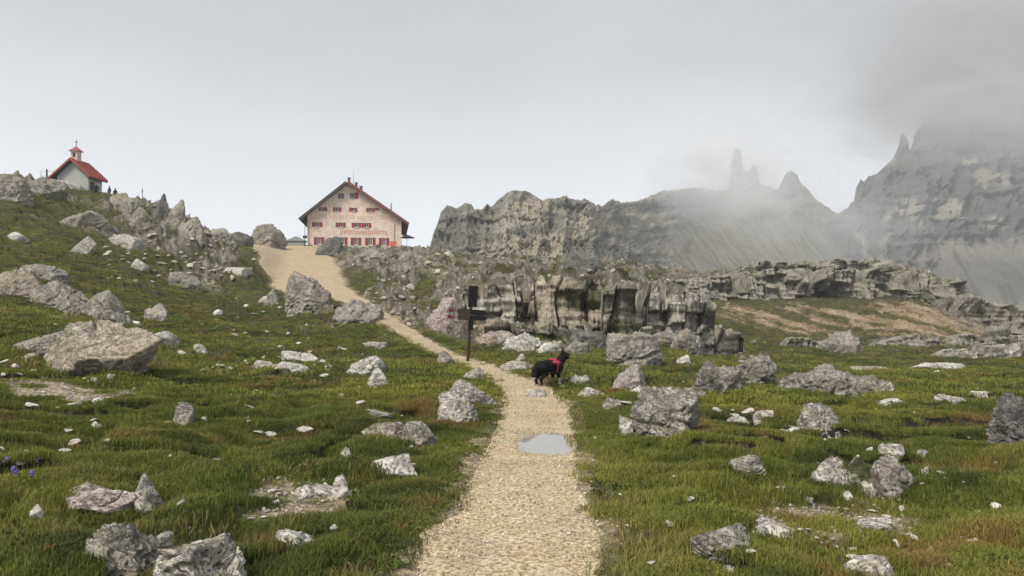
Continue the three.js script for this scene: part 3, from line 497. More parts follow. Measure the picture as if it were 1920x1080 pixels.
boulder('grey jagged rock between the dog and the flat topped block', 1080, 668, 56, 26, { tone: 'grey', lichen: 0.5, rough: 0.2 });
boulder('pale round stone on the grass left of the dog', 976, 678, 20, 14, { tone: 'white', lichen: 0 });
boulder('pale flat rock on the right path edge left of the dog', 972, 692, 66, 16, { tone: 'pale', lichen: 0.3, flat: 0.6 });
boulder('dark dome shaped rock right of the flat topped block', 1298, 664, 78, 46, { tone: 'grey', lichen: 0.65, rough: 0.2, flute: 0.5, seed: 241 });
boulder('rounded grey rock at the foot of the rock band, right of the dome', 1372, 668, 70, 36, { tone: 'grey', lichen: 0.4, rough: 0.2 });
boulder('fluted rock outcrop in the middle of the right meadow, nearer one', 1366, 744, 112, 62, { tone: 'grey', lichen: 0.5, flute: 1.3, rough: 0.2, seed: 250, name: 'rock_outcrop', category: 'outcrop', tilt: -0.35, sink: 0.2 });
boulder('steep fluted rock outcrop right of the pinkish white boulder', 1424, 720, 118, 46, { tone: 'grey', lichen: 0.55, flute: 1.3, rough: 0.2, seed: 253, name: 'rock_outcrop', category: 'outcrop', tilt: -0.3 });
boulder('left half of the long grey outcrop ending in the right meadow', 1540, 738, 136, 46, { tone: 'grey', lichen: 0.5, flute: 1.1, rough: 0.2, seed: 256, name: 'rock_outcrop', category: 'outcrop', tilt: -0.15 });
boulder('right half of the long grey outcrop ending in the right meadow', 1634, 746, 96, 36, { tone: 'grey', lichen: 0.5, flute: 1.1, rough: 0.2, seed: 259, name: 'rock_outcrop', category: 'outcrop', tilt: -0.25 });
boulder('white flat stone at the foot of the long grey outcrop', 1672, 758, 70, 12, { tone: 'white', lichen: 0.2 });
boulder('low grey rock at the left end of the long grey outcrop', 1576, 662, 90, 40, { tone: 'grey', lichen: 0.5, flute: 0.6 });
boulder('dark oval boulder perched on the green shelf below the mountain', 1098, 508, 84, 42, { tone: 'dark', lichen: 0.2, planes: 14, rough: 0.06, seed: 271, sink: 0.06, tilt: -0.14, depth: 0.7 });
boulder('long white rib of rock breaking the far right meadow', 1862, 748, 104, 14, { tone: 'white', lichen: 0.2, flat: 0.5, depth: 0.4 });
boulder('low pale rock left of the long white rib', 1790, 756, 70, 14, { tone: 'pale', lichen: 0.3, flat: 0.5, tilt: -0.1 });
boulder('thin pale ledge stone in the grass below the lowest ledge', 1640, 694, 92, 14, { tone: 'pale', lichen: 0.3, flat: 0.5, depth: 0.4 });
boulder('low white rib in the grass right of the thin ledge stone', 1760, 690, 110, 10, { tone: 'white', lichen: 0.2, flat: 0.5, depth: 0.4 });
boulder('small white angular stone on the bank above the pinkish white boulder', 1282, 682, 30, 18, { tone: 'white', lichen: 0.1 });
boulder('tan rounded stone beside the fluted outcrop', 1318, 745, 24, 14, { tone: 'tan', lichen: 0 });
boulder('long grey slab edge above the bare earth patch', 600, 932, 80, 20, { tone: 'pale', lichen: 0.5, tilt: -0.1, depth: 0.4 });
boulder('flat grey slab in the middle of the left meadow beside a dark hollow', 700, 782, 70, 16, { tone: 'grey', lichen: 0.4, flat: 0.5, tilt: -0.15 });
boulder('pale shelf of rock under the path bank in the left meadow', 705, 655, 50, 18, { tone: 'pale', lichen: 0.3, flat: 0.6 });
boulder('grey hump of rock in the upper left meadow', 70, 520, 90, 30, { tone: 'grey', lichen: 0.5, tilt: -0.3, rough: 0.14 });
boulder('pale rib of rock on the upper left slope, above the clean white block', 225, 462, 80, 22, { tone: 'pale', lichen: 0.4, tilt: -0.3 });
boulder('broad grey rib of rock below the skyline left of the pointed rocks', 150, 420, 120, 30, { tone: 'grey', lichen: 0.5, rough: 0.16, tilt: -0.15, name: 'rock_outcrop', category: 'outcrop' });
// skyline and hut rocks
boulder('rounded rock on the skyline above the top of the sandy ramp', 494, 462, 68, 42, { tone: 'grey', lichen: 0.4, bed: 0.8, rough: 0.18, name: 'rock_outcrop', category: 'outcrop', seed: 280 });
boulder('low dark rock left of the skyline rock above the ramp', 448, 458, 42, 24, { tone: 'dark', lichen: 0.4, moss: 0.5 });
boulder('dark rounded rock in front of the left corner of the hut', 622, 480, 62, 36, { tone: 'dark', lichen: 0.4, rough: 0.22, moss: 0.3, seed: 284 });
boulder('low rock below the lettered front of the hut', 686, 486, 90, 26, { tone: 'grey', lichen: 0.5, rough: 0.24, seed: 287 });
boulder('grey rock below the right corner of the hut', 768, 492, 64, 32, { tone: 'grey', lichen: 0.45, rough: 0.2, seed: 290 });
boulder('big grey rock on the skyline at the left picture edge', 8, 378, 74, 62, { tone: 'grey', lichen: 0.5, rough: 0.25, seed: 300, name: 'rock_outcrop', category: 'outcrop', sink: 0.1 });
boulder('long low rock on the skyline left of the chapel', 62, 362, 84, 32, { tone: 'grey', lichen: 0.55, rough: 0.25, seed: 303, name: 'rock_outcrop', category: 'outcrop' });
boulder('pale rock slope right under the chapel', 216, 386, 46, 28, { tone: 'tan', lichen: 0.3, rough: 0.2, tilt: -0.4 });
boulder('grey tower of rock on the skyline, right of the chapel', 244, 402, 56, 34, { tone: 'grey', lichen: 0.45, rough: 0.25, flute: 0.6, seed: 309, name: 'rock_outcrop', category: 'outcrop' });
boulder('tallest pointed rock on the left skyline', 300, 410, 34, 46, { tone: 'dark', lichen: 0.4, rough: 0.2, flute: 0.8, seed: 312, name: 'rock_outcrop', category: 'outcrop' });
boulder('stepped rock right of the tallest pointed rock', 322, 420, 40, 44, { tone: 'grey', lichen: 0.45, rough: 0.2, flute: 0.7, seed: 315, name: 'rock_outcrop', category: 'outcrop', tilt: -0.3 });
boulder('tan rock face below the pointed skyline rocks', 262, 430, 70, 44, { tone: 'tan', lichen: 0.35, rough: 0.22, seed: 318, name: 'rock_outcrop', category: 'outcrop' });
boulder('broken grey rock face right below the stepped rock', 350, 446, 70, 40, { tone: 'grey', lichen: 0.4, rough: 0.2, flute: 0.5, seed: 321, name: 'rock_outcrop', category: 'outcrop', tilt: -0.35 });
boulder('last grey rock of the left skyline above the ramp', 412, 452, 56, 26, { tone: 'grey', lichen: 0.4, rough: 0.25, tilt: -0.3 });

// the cairn on the pale boulder
{
  const host = scene.children.find(o => o.userData.label && o.userData.label.startsWith('pale boulder with a hollow')), p = host.position, z = p.z + 0.05;
  host.updateMatrixWorld(); const ray = new THREE.Raycaster(new THREE.Vector3(p.x - 0.19, p.y + 3, z), new THREE.Vector3(0, -1, 0)), hit = ray.intersectObject(host)[0], y = hit ? hit.point.y : p.y;
  for (const [label, dx, dy, w, h, t, s] of [['lower flat stone of the little cairn on the pale boulder', 0.02, 0.0, 0.17, 0.06, -0.1, 402], ['upper rounded stone of the little cairn on the pale boulder', -0.03, 0.05, 0.115, 0.09, 0.2, 405]]) {
    const m = new THREE.Mesh(rockGeometry(s, w / 2, h / 2, w / 2.6, { detail: 9, planes: 15, tone: 'grey', lichen: 0.25, rough: 0.1 }), matStone); m.position.set(p.x - 0.19 + dx, y + dy + h * 0.36, z); m.rotation.z = t;
    top(m, 'cairn_stone'); tag(m, label, 'stone', 'stones of the cairn');
  }
}
// blocks fallen from the cliff band
[['mossy block leaning on the cliff band right of the signpost', 930, 628, 66, 34, 'tan'], ['low ledge under the middle of the cliff band', 1020, 648, 120, 30, 'grey'], ['pinkish low ledge right of the signpost, below the cliff', 930, 644, 90, 26, 'pink'], ['dark low ledge behind the grey jagged rock', 1110, 654, 90, 32, 'dark'], ['broken block at the foot of the cliff left of the flat topped block', 1070, 628, 70, 30, 'pale'], ['grey block between the flat topped block and the dome shaped rock', 1246, 650, 60, 34, 'grey'], ['pale leaning block at the right foot of the cliff band', 1330, 640, 66, 38, 'pale']].forEach(([label, px, py, w, h, tone], k) =>
  boulder(label, px, py, w, h, { tone, lichen: 0.5, flute: 0.5, rough: 0.12, crack: 0.9, planes: 14, flat: 0.72, seed: 500 + k * 7, name: 'cliff_block', category: 'rock', group: 'blocks fallen from the cliff band', depth: 0.75, moss: k % 3 === 0 ? 0.5 : 0.2 }));

// long ledges of bedded rock on the right: a fluted face, a broken top, a back sunk into the slope
function ledge(label, pts, thick, tone, seed, o = {}) {   // pts: [photo x, top y, foot y, distance]
  const at = (k, x) => { let i = 0; while (i < pts.length - 2 && x > pts[i + 1][0]) i++; return lerp(pts[i][k], pts[i + 1][k], clamp((x - pts[i][0]) / (pts[i + 1][0] - pts[i][0]))); };
  const x0 = pts[0][0], x1 = pts[pts.length - 1][0], nu = Math.round((x1 - x0) * 0.9), nv = o.nv ?? 34, dense = o.dense ?? 1, [A, B] = TONES[tone];
  const mid = place((x0 + x1) / 2, at(2, (x0 + x1) / 2), at(3, (x0 + x1) / 2));
  const g = gridGeometry(nu, nv, (i, j) => {
    const px = lerp(x0, x1, i / (nu - 1)), v = j / (nv - 1), Z = at(3, px), s = smooth(0, 0.03, i / (nu - 1)) * smooth(1, 0.97, i / (nu - 1));
    const face = clamp(v / 0.62), back = clamp((v - 0.62) / 0.38), tall = at(2, px) - at(1, px), rag = fbm(px * 0.05, seed, 1, 4) * 5 + noise(px * 0.22, seed, 4) * 2.4 + smooth(0.05, 0.4, fbm(px * 0.022, seed + 5, 2, 3)) * tall * 0.75;
    const py = lerp(at(2, px) + 6, at(1, px) + rag + (1 - s) * (at(2, px) - at(1, px)), face), q = place(px, py, Z - 0.5 * face * 0.2);
    const cw = (q.x + fbm(q.x * 0.5, q.y * 0.3, seed, 2) * 0.7) * 0.62 * dense, ci = Math.floor(cw), cf = cw - ci, rnd = k => { const t = Math.sin(k * 127.1 + seed * 311.7) * 43758.5; return t - Math.floor(t); }, joint = smooth(0.09, 0, Math.min(cf, 1 - cf)), row = Math.floor(q.y * 0.8 * dense + rnd(ci) * 3), blockOut = rnd(ci + row * 17.3) - 0.5;
    const f = ridged(q.x * 0.9 + seed, q.y * 0.13, 3, 4) - 0.5, b = fbm(q.x * 0.4, q.y * 2.4, seed, 3);
    const d = (f * 0.7 + b * 0.4 + blockOut * 1.5 - joint * 0.45 + fbm(q.x * 0.16, q.y * 0.2, seed, 3) * 2.2) * (1 - back) * thick * 0.3; q.y += (rnd(ci + 0.5) - 0.5) * 0.8 / dense * face * (1 - joint);
    q.z += d; q.z -= back * thick * 1.4; q.y -= back * back * 0.8; q.y += back * fbm(q.x * 0.7, q.z * 0.7, seed, 3) * 0.3;
    return [q.x - mid.x, q.y - mid.y, q.z - mid.z];
  });
  paint(g, (x, y, z) => { const n = fbm(x * 0.5 + seed, y * 0.7, z * 0.4, 4), f = noise(x * 2.6, y * 2.1, z * 2), w = ridged(x * 0.9 + mid.x * 0.9 + seed, y * 0.13, 3, 3); let c = mix3(A, B, clamp(0.5 + n + f * 0.4)); c = mix3(c, [0.09, 0.088, 0.08], smooth(0.1, 0.5, n * 0.5 + f * 0.7 + (0.4 - w) * 0.6) * 0.5); return mix3(c, [0.08, 0.085, 0.028], smooth(0.22, 0.42, fbm(x * 0.25 + 9, y * 0.8, z * 0.5 + seed, 3)) * 0.8); }, 0.5, 0.9);
  wrap(g, 0.45); const m = new THREE.Mesh(g, matStone); m.position.copy(mid); top(m, 'rock_ledge'); return tag(m, label, 'ledge', 'bedded rock ledges on the right');
}
const cliff = { nv: 60, dense: 1.25, group: 'cliff' };
ledge('left end of the fluted cliff band, behind the signpost', [[842, 556, 612, 38.6], [868, 534, 622, 38.6], [930, 526, 626, 38.8], [985, 524, 626, 39]], 2.6, 'pale', 81, cliff);
ledge('tall middle part of the fluted cliff band above the dog', [[972, 526, 626, 39.2], [1040, 524, 628, 39.2], [1100, 522, 630, 39], [1158, 526, 632, 39.4]], 2.8, 'tan', 85, cliff);
ledge('dark rounded buttress of the cliff band above the flat topped block', [[1128, 532, 632, 38], [1175, 528, 634, 37.6], [1218, 540, 634, 38.2]], 2.2, 'grey', 89, cliff);
ledge('right part of the fluted cliff band stepping down to the brown slope', [[1200, 530, 636, 40], [1250, 536, 640, 40.6], [1300, 550, 640, 42], [1346, 580, 636, 43]], 2.6, 'pale', 93, cliff);
ledge('low rock step under the cliff band, left of the dog', [[905, 616, 646, 34.5], [960, 608, 646, 35], [1040, 614, 650, 34.6]], 1.4, 'tan', 97, { nv: 26, dense: 1.5 });
ledge('low rock step under the cliff band, right of the dog', [[1010, 610, 652, 35.4], [1080, 606, 654, 35.6], [1136, 616, 656, 35]], 1.4, 'grey', 101, { nv: 26, dense: 1.5 });
ledge('rock step behind the flat topped block', [[1200, 626, 660, 37], [1300, 616, 660, 38.4], [1400, 622, 662, 40]], 1.6, 'grey', 103, { nv: 26, dense: 1.4 });
ledge('broken rock step on the rise below the right corner of the hut', [[630, 484, 500, 94], [700, 478, 500, 98], [790, 476, 496, 100], [850, 486, 500, 98]], 3, 'tan', 107, { nv: 24, dense: 0.8 });
ledge('tan rock step across the middle of the rise', [[700, 512, 528, 72], [780, 500, 524, 74], [870, 498, 522, 74], [950, 506, 524, 74]], 2.6, 'tan', 109, { nv: 24, dense: 0.9 });
ledge('pale rock step above the cliff band', [[840, 524, 544, 53], [930, 512, 532, 56], [1040, 510, 528, 58], [1130, 518, 534, 57]], 2.2, 'pale', 113, { nv: 24 });
ledge('thin rock step left of the dark oval boulder', [[880, 490, 504, 96], [960, 486, 502, 98], [1060, 492, 506, 98]], 2.6, 'grey', 127, { nv: 22, dense: 0.8 });
ledge('thin rock step right of the dark oval boulder', [[1120, 512, 528, 78], [1190, 514, 532, 78], [1260, 524, 540, 76]], 2.4, 'pale', 131, { nv: 22, dense: 0.9 });
ledge('uppermost thin rock ledge, ending in a square corner, below the far mountains', [[1370, 502, 514, 134], [1450, 492, 512, 133], [1560, 490, 512, 133], [1690, 487, 518, 132], [1704, 490, 522, 132]], 4, 'grey', 11);
ledge('long main rock ledge of the plateau on the right', [[1240, 524, 556, 100], [1330, 518, 558, 106], [1440, 511, 558, 111], [1520, 506, 558, 112], [1640, 506, 556, 112], [1730, 511, 560, 110], [1830, 528, 575, 106]], 6, 'grey', 23, { nv: 40 });
ledge('left low ledge between the cliff band and the brown slope', [[1230, 546, 582, 62], [1290, 546, 588, 62], [1330, 556, 598, 64]], 3, 'grey', 37);
ledge('rough rock spur right of the brown slope', [[1780, 545, 585, 104], [1830, 550, 612, 99], [1880, 566, 616, 97], [1960, 588, 628, 96]], 5, 'grey', 41);
ledge('low fluted ledge along the foot of the brown slope, left part', [[1400, 640, 668, 56], [1480, 632, 668, 57], [1560, 636, 676, 56], [1640, 642, 684, 56]], 2.2, 'grey', 53);
ledge('low fluted ledge along the foot of the brown slope, right part', [[1640, 640, 672, 58], [1720, 630, 672, 59], [1800, 632, 668, 60], [1960, 628, 660, 62]], 2.2, 'grey', 67);
ledge('lowest pale ledge at the right picture edge', [[1760, 660, 686, 47], [1840, 654, 684, 47], [1960, 652, 680, 48]], 1.6, 'pale', 71);

// ---------------------------------------------------------------- bodies: tapered bones joined by a smooth minimum, meshed with surface nets
function body(bones, cell, k = 0.04) {   // bones: [ax, ay, az, ra, bx, by, bz, rb]
  const lo = [1e9, 1e9, 1e9], hi = [-1e9, -1e9, -1e9];
  for (const b of bones) for (const [o, r] of [[0, b[3]], [4, b[7]]]) for (let a = 0; a < 3; a++) { lo[a] = Math.min(lo[a], b[o + a] - r - 3 * cell); hi[a] = Math.max(hi[a], b[o + a] + r + 3 * cell); }
  const n = lo.map((l, a) => Math.ceil((hi[a] - l) / cell) + 1), [nx, ny, nz] = n, F = new Float32Array(nx * ny * nz);
  const dist = (x, y, z) => { let d = 1; for (const [ax, ay, az, ra, bx, by, bz, rb] of bones) { const ux = bx - ax, uy = by - ay, uz = bz - az, t = clamp(((x - ax) * ux + (y - ay) * uy + (z - az) * uz) / (ux * ux + uy * uy + uz * uz + 1e-9)); const e = Math.hypot(x - ax - ux * t, y - ay - uy * t, z - az - uz * t) - lerp(ra, rb, t), kk = Math.min(k, 1.2 * Math.max(ra, rb)), h = Math.max(kk - Math.abs(d - e), 0) / kk; d = Math.min(d, e) - h * h * kk / 4; } return d; };
  for (let q = 0, z = 0; z < nz; z++) for (let y = 0; y < ny; y++) for (let x = 0; x < nx; x++, q++) F[q] = dist(lo[0] + x * cell, lo[1] + y * cell, lo[2] + z * cell);
  const id = new Int32Array(nx * ny * nz).fill(-1), pos = [], idx = [], I = (x, y, z) => x + nx * (y + ny * z);
  for (let z = 0; z < nz - 1; z++) for (let y = 0; y < ny - 1; y++) for (let x = 0; x < nx - 1; x++) {
    let sx = 0, sy = 0, sz = 0, c = 0;
    const edge = (x0, y0, z0, x1, y1, z1) => { const a = F[I(x + x0, y + y0, z + z0)], b = F[I(x + x1, y + y1, z + z1)]; if ((a < 0) !== (b < 0)) { const t = a / (a - b); sx += lerp(x0, x1, t); sy += lerp(y0, y1, t); sz += lerp(z0, z1, t); c++; } };
    for (const [u, v] of [[0, 0], [0, 1], [1, 0], [1, 1]]) { edge(0, u, v, 1, u, v); edge(u, 0, v, u, 1, v); edge(u, v, 0, u, v, 1); }
    if (c) { id[I(x, y, z)] = pos.length / 3; pos.push(lo[0] + (x + sx / c) * cell, lo[1] + (y + sy / c) * cell, lo[2] + (z + sz / c) * cell); }
  }
  const quad = (a, b, c, d, flip) => { if (a < 0 || b < 0 || c < 0 || d < 0) return; flip ? idx.push(a, c, b, b, c, d) : idx.push(a, b, c, b, d, c); };
  for (let z = 1; z < nz - 1; z++) for (let y = 1; y < ny - 1; y++) for (let x = 1; x < nx - 1; x++) {
    const s = F[I(x, y, z)] < 0;
    if (s !== F[I(x + 1, y, z)] < 0) quad(id[I(x, y - 1, z - 1)], id[I(x, y, z - 1)], id[I(x, y - 1, z)], id[I(x, y, z)], !s);
    if (s !== F[I(x, y + 1, z)] < 0) quad(id[I(x - 1, y, z - 1)], id[I(x, y, z - 1)], id[I(x - 1, y, z)], id[I(x, y, z)], s);
    if (s !== F[I(x, y, z + 1)] < 0) quad(id[I(x - 1, y - 1, z)], id[I(x, y - 1, z)], id[I(x - 1, y, z)], id[I(x, y, z)], !s);
  }
  const g = new THREE.BufferGeometry(); g.setAttribute('position', new THREE.Float32BufferAttribute(pos, 3)); g.setIndex(idx); g.computeVertexNormals(); return g;
}
// ---------------------------------------------------------------- the dog on the path
{
  const p = ground(1030, 722), turn = 0.72;
  const dog = thing('dog', 'black dog in a red harness standing at the path edge', 'dog', [p.x, land(p.x, p.z) - 0.005, p.z], turn);
  const B = [], bone = (...v) => B.push(v), hx = 0.40, hz = 0.1;     // head turned to its right
  bone(-0.25, 0.43, 0, 0.125, 0.0, 0.435, 0, 0.13); bone(0.0, 0.435, 0, 0.13, 0.23, 0.42, 0, 0.15); bone(0.22, 0.45, 0, 0.125, 0.36, 0.56, 0.02, 0.09); bone(0.36, 0.56, 0.02, 0.088, hx, 0.645, hz * 0.6, 0.08);
  bone(hx, 0.66, hz * 0.5, 0.082, hx + 0.05, 0.65, hz + 0.02, 0.062); bone(hx + 0.05, 0.645, hz + 0.02, 0.05, hx + 0.105, 0.615, hz + 0.095, 0.03);
  for (const s of [-1, 1]) {
    bone(hx - 0.01 + s * 0.045, 0.715, hz * 0.45 - s * 0.035, 0.03, hx - 0.015 + s * 0.06, 0.79, hz * 0.4 - s * 0.045, 0.008);
    bone(-0.27, 0.4, s * 0.075, 0.1, -0.19, 0.28, s * 0.085, 0.06); bone(-0.19, 0.28, s * 0.085, 0.055, -0.335, 0.155, s * 0.085, 0.033); bone(-0.335, 0.155, s * 0.085, 0.031, -0.31, 0.03, s * 0.085, 0.026); bone(-0.31, 0.026, s * 0.085, 0.027, -0.255, 0.022, s * 0.085, 0.022);
    const f = s > 0 ? 0.03 : -0.02; bone(0.23, 0.39, s * 0.08, 0.085, 0.19, 0.27, s * 0.085, 0.05); bone(0.19, 0.27, s * 0.085, 0.045, 0.21 + f, 0.13, s * 0.085, 0.028); bone(0.21 + f, 0.13, s * 0.085, 0.028, 0.21 + f, 0.03, s * 0.085, 0.024); bone(0.21 + f, 0.026, s * 0.085, 0.026, 0.26 + f, 0.022, s * 0.085, 0.021);
  }
  bone(-0.34, 0.47, 0, 0.05, -0.45, 0.36, 0.01, 0.055); bone(-0.45, 0.36, 0.01, 0.055, -0.48, 0.23, 0.02, 0.055); bone(-0.48, 0.23, 0.02, 0.055, -0.51, 0.12, 0.02, 0.02);
  const g = body(B, 0.012, 0.05), pp = g.attributes.position;
  for (let i = 0; i < pp.count; i++) { const x = pp.getX(i), y = pp.getY(i), z = pp.getZ(i), w = 0.006 * noise(x * 30, y * 14, z * 30), n = g.attributes.normal; pp.setXYZ(i, x + n.getX(i) * w, y + n.getY(i) * w, z + n.getZ(i) * w); }
  g.computeVertexNormals();
  paint(g, (x, y, z) => { let c = [0.012, 0.0115, 0.012]; if (x < -0.46 && y < 0.2) c = [0.42, 0.4, 0.37]; if (x > 0.12 && y < 0.16) c = [0.3, 0.28, 0.24]; if (x > 0.44 && y > 0.58 && y < 0.66 && z > 0.13) c = [0.16, 0.155, 0.15]; return c; }, 8, 1);
  part(dog, 'coat', g, new THREE.MeshPhysicalMaterial({ vertexColors: true, roughness: 0.85, specularIntensity: 0.15 })).userData.label = 'black coat with white tail tip and pale forelegs';
  const red = std([0.4, 0.022, 0.055], 0.7), strap = std([0.32, 0.02, 0.05], 0.75);
  const harness = part(dog, 'harness', body([[0.02, 0.545, 0, 0.045, 0.2, 0.55, 0, 0.05], [0.03, 0.5, 0.09, 0.045, 0.19, 0.5, 0.1, 0.05], [0.03, 0.5, -0.09, 0.045, 0.19, 0.5, -0.1, 0.05]], 0.014, 0.06), red); harness.userData.label = 'red harness pad over the shoulders';
  const band = new THREE.TorusGeometry(0.152, 0.012, 6, 28); band.rotateY(Math.PI / 2); band.translate(0.13, 0.425, 0); part(harness, 'belly_strap', band, strap);
  const nose = new THREE.SphereGeometry(0.016, 10, 8); nose.translate(hx + 0.115, 0.622, hz + 0.112); part(dog, 'nose', nose, std([0.01, 0.01, 0.01], 0.35));
  for (const s of [-1, 1]) { const e = new THREE.SphereGeometry(0.011, 8, 6); e.translate(hx + 0.055 + s * 0.032, 0.68, hz + 0.062 - s * 0.026); part(dog, 'eye', e, std([0.02, 0.012, 0.008], 0.15)); }
}
// ---------------------------------------------------------------- the signpost
{
  const p = ground(877, 679), s = -p.z / FOCAL, o = thing('signpost', 'dark wooden trail signpost with arrow boards standing beside the path', 'signpost', [p.x, land(p.x, p.z) - 0.03, p.z], 0.05);
  o.rotation.z = -0.055;
  const black = new THREE.MeshPhysicalMaterial({ color: new THREE.Color().setRGB(0.011, 0.0105, 0.012), roughness: 0.8, specularIntensity: 0.25 }), brown = std([0.034, 0.02, 0.015], 0.9, { bumpMap: grainRelief, bumpScale: 0.006 }), metal = std([0.3, 0.3, 0.31], 0.45, { metalness: 0.8 });
  const H = 143 * s; part(o, 'post', cyl(0.052, 0.045, H * 0.97, 0, 0, 0, 14), brown);
  const arrow = (w, h, dir, tip) => { const q = new THREE.Shape(); q.moveTo(0, -h / 2); q.lineTo(dir * (w - tip), -h / 2); q.lineTo(dir * w, 0); q.lineTo(dir * (w - tip), h / 2); q.lineTo(0, h / 2); q.closePath(); const g = new THREE.ExtrudeGeometry(q, { depth: 0.028, bevelEnabled: true, bevelSize: 0.004, bevelThickness: 0.004, bevelSegments: 1 }); return g; };
  const top = part(o, 'upright_board', box(0.285, 0.66, 0.035, 0.045, H - 0.3, 0.06), black); top.userData.label = 'tall black board at the top';
  for (const [y, d, w] of [[0.95, -1, 0.42], [0.79, -1, 0.4]]) { const g = arrow(w, 0.172, d, 0.05); g.translate(-0.01, y * 0 + H * 0 + (y === 0.95 ? 96 : 85.5) * s, 0.052); part(o, 'arrow_board', g, brown).userData.label = 'brown board pointing left'; }
  for (const y of [96, 85]) { const g = arrow(0.48, 0.138, 1, 0.07); g.translate(0.03, y * s, 0.058); part(o, 'arrow_board', g, black).userData.label = 'black board pointing right'; }
  part(o, 'lower_board', box(0.15, 0.3, 0.03, 0.03, 71 * s, 0.06), black);
  const band = new THREE.TorusGeometry(0.054, 0.009, 6, 20); band.rotateX(Math.PI / 2); for (const y of [90.5, 79, 104]) { const b = band.clone(); b.translate(0, y * s, 0); part(o, 'clamp', b, metal); }
}
// ---------------------------------------------------------------- the red and white trail mark on the pinkish boulder
{
  const m = scene.children.find(o => o.userData.label && o.userData.label.startsWith('pinkish boulder behind the signpost')), P = m.geometry.attributes.position, C = m.geometry.attributes.color, v = new THREE.Vector3(); m.updateMatrixWorld();
  const c = place(847, 588, -m.position.z), u = -m.position.z / FOCAL;
  for (let i = 0; i < P.count; i++) { v.fromBufferAttribute(P, i).applyMatrix4(m.matrixWorld); if (v.z < m.position.z) continue; const dx = (v.x - c.x) / u, dy = (v.y - c.y) / u; if (Math.abs(dx) < 5 && Math.abs(dy) < 8) { const q = Math.abs(dy) < 2.8 ? [0.8, 0.78, 0.75] : [0.45, 0.03, 0.04]; C.setXYZ(i, q[0] * 0.8, q[1] * 0.8, q[2] * 0.8); } }
}
// ---------------------------------------------------------------- puddle in the path
{
  const g = new THREE.CircleGeometry(1, 64); g.rotateX(-Math.PI / 2); g.scale(0.62, 1, 1.0); g.translate(POOL.x, landBase(POOL.x, POOL.z) - 0.036, POOL.z);
  structure(g, new THREE.MeshPhysicalMaterial({ color: new THREE.Color().setRGB(0.27, 0.25, 0.22), roughness: 0.02, ior: 1.33, specularIntensity: 1 }), 'water');
}
// ---------------------------------------------------------------- the hut
const font = await new FontLoader().loadAsync('fonts/droid/droid_sans_bold.typeface.json');
const plaster = std([0.76, 0.615, 0.505], 0.92, { map: (() => { const t = grainTexture(40, 256, 5, 0.86, 1.06, 4); t.repeat.set(0.22, 0.22); return t; })() }), shutterRed = std([0.26, 0.022, 0.035], 0.6), frameWhite = std([0.7, 0.68, 0.66], 0.6), glassDark = new THREE.MeshPhysicalMaterial({ color: new THREE.Color().setRGB(0.05, 0.055, 0.06), roughness: 0.08, ior: 1.5 });
const eaveDark = std([0.06, 0.05, 0.045], 0.8), roofRed = std([0.2, 0.07, 0.05], 0.8, { bumpMap: grainRelief, bumpScale: 0.01 }), fasciaRed = std([0.17, 0.065, 0.05], 0.75), brick = std([0.19, 0.105, 0.085], 0.9), metalGrey = std([0.3, 0.31, 0.32], 0.5, { metalness: 0.6 });
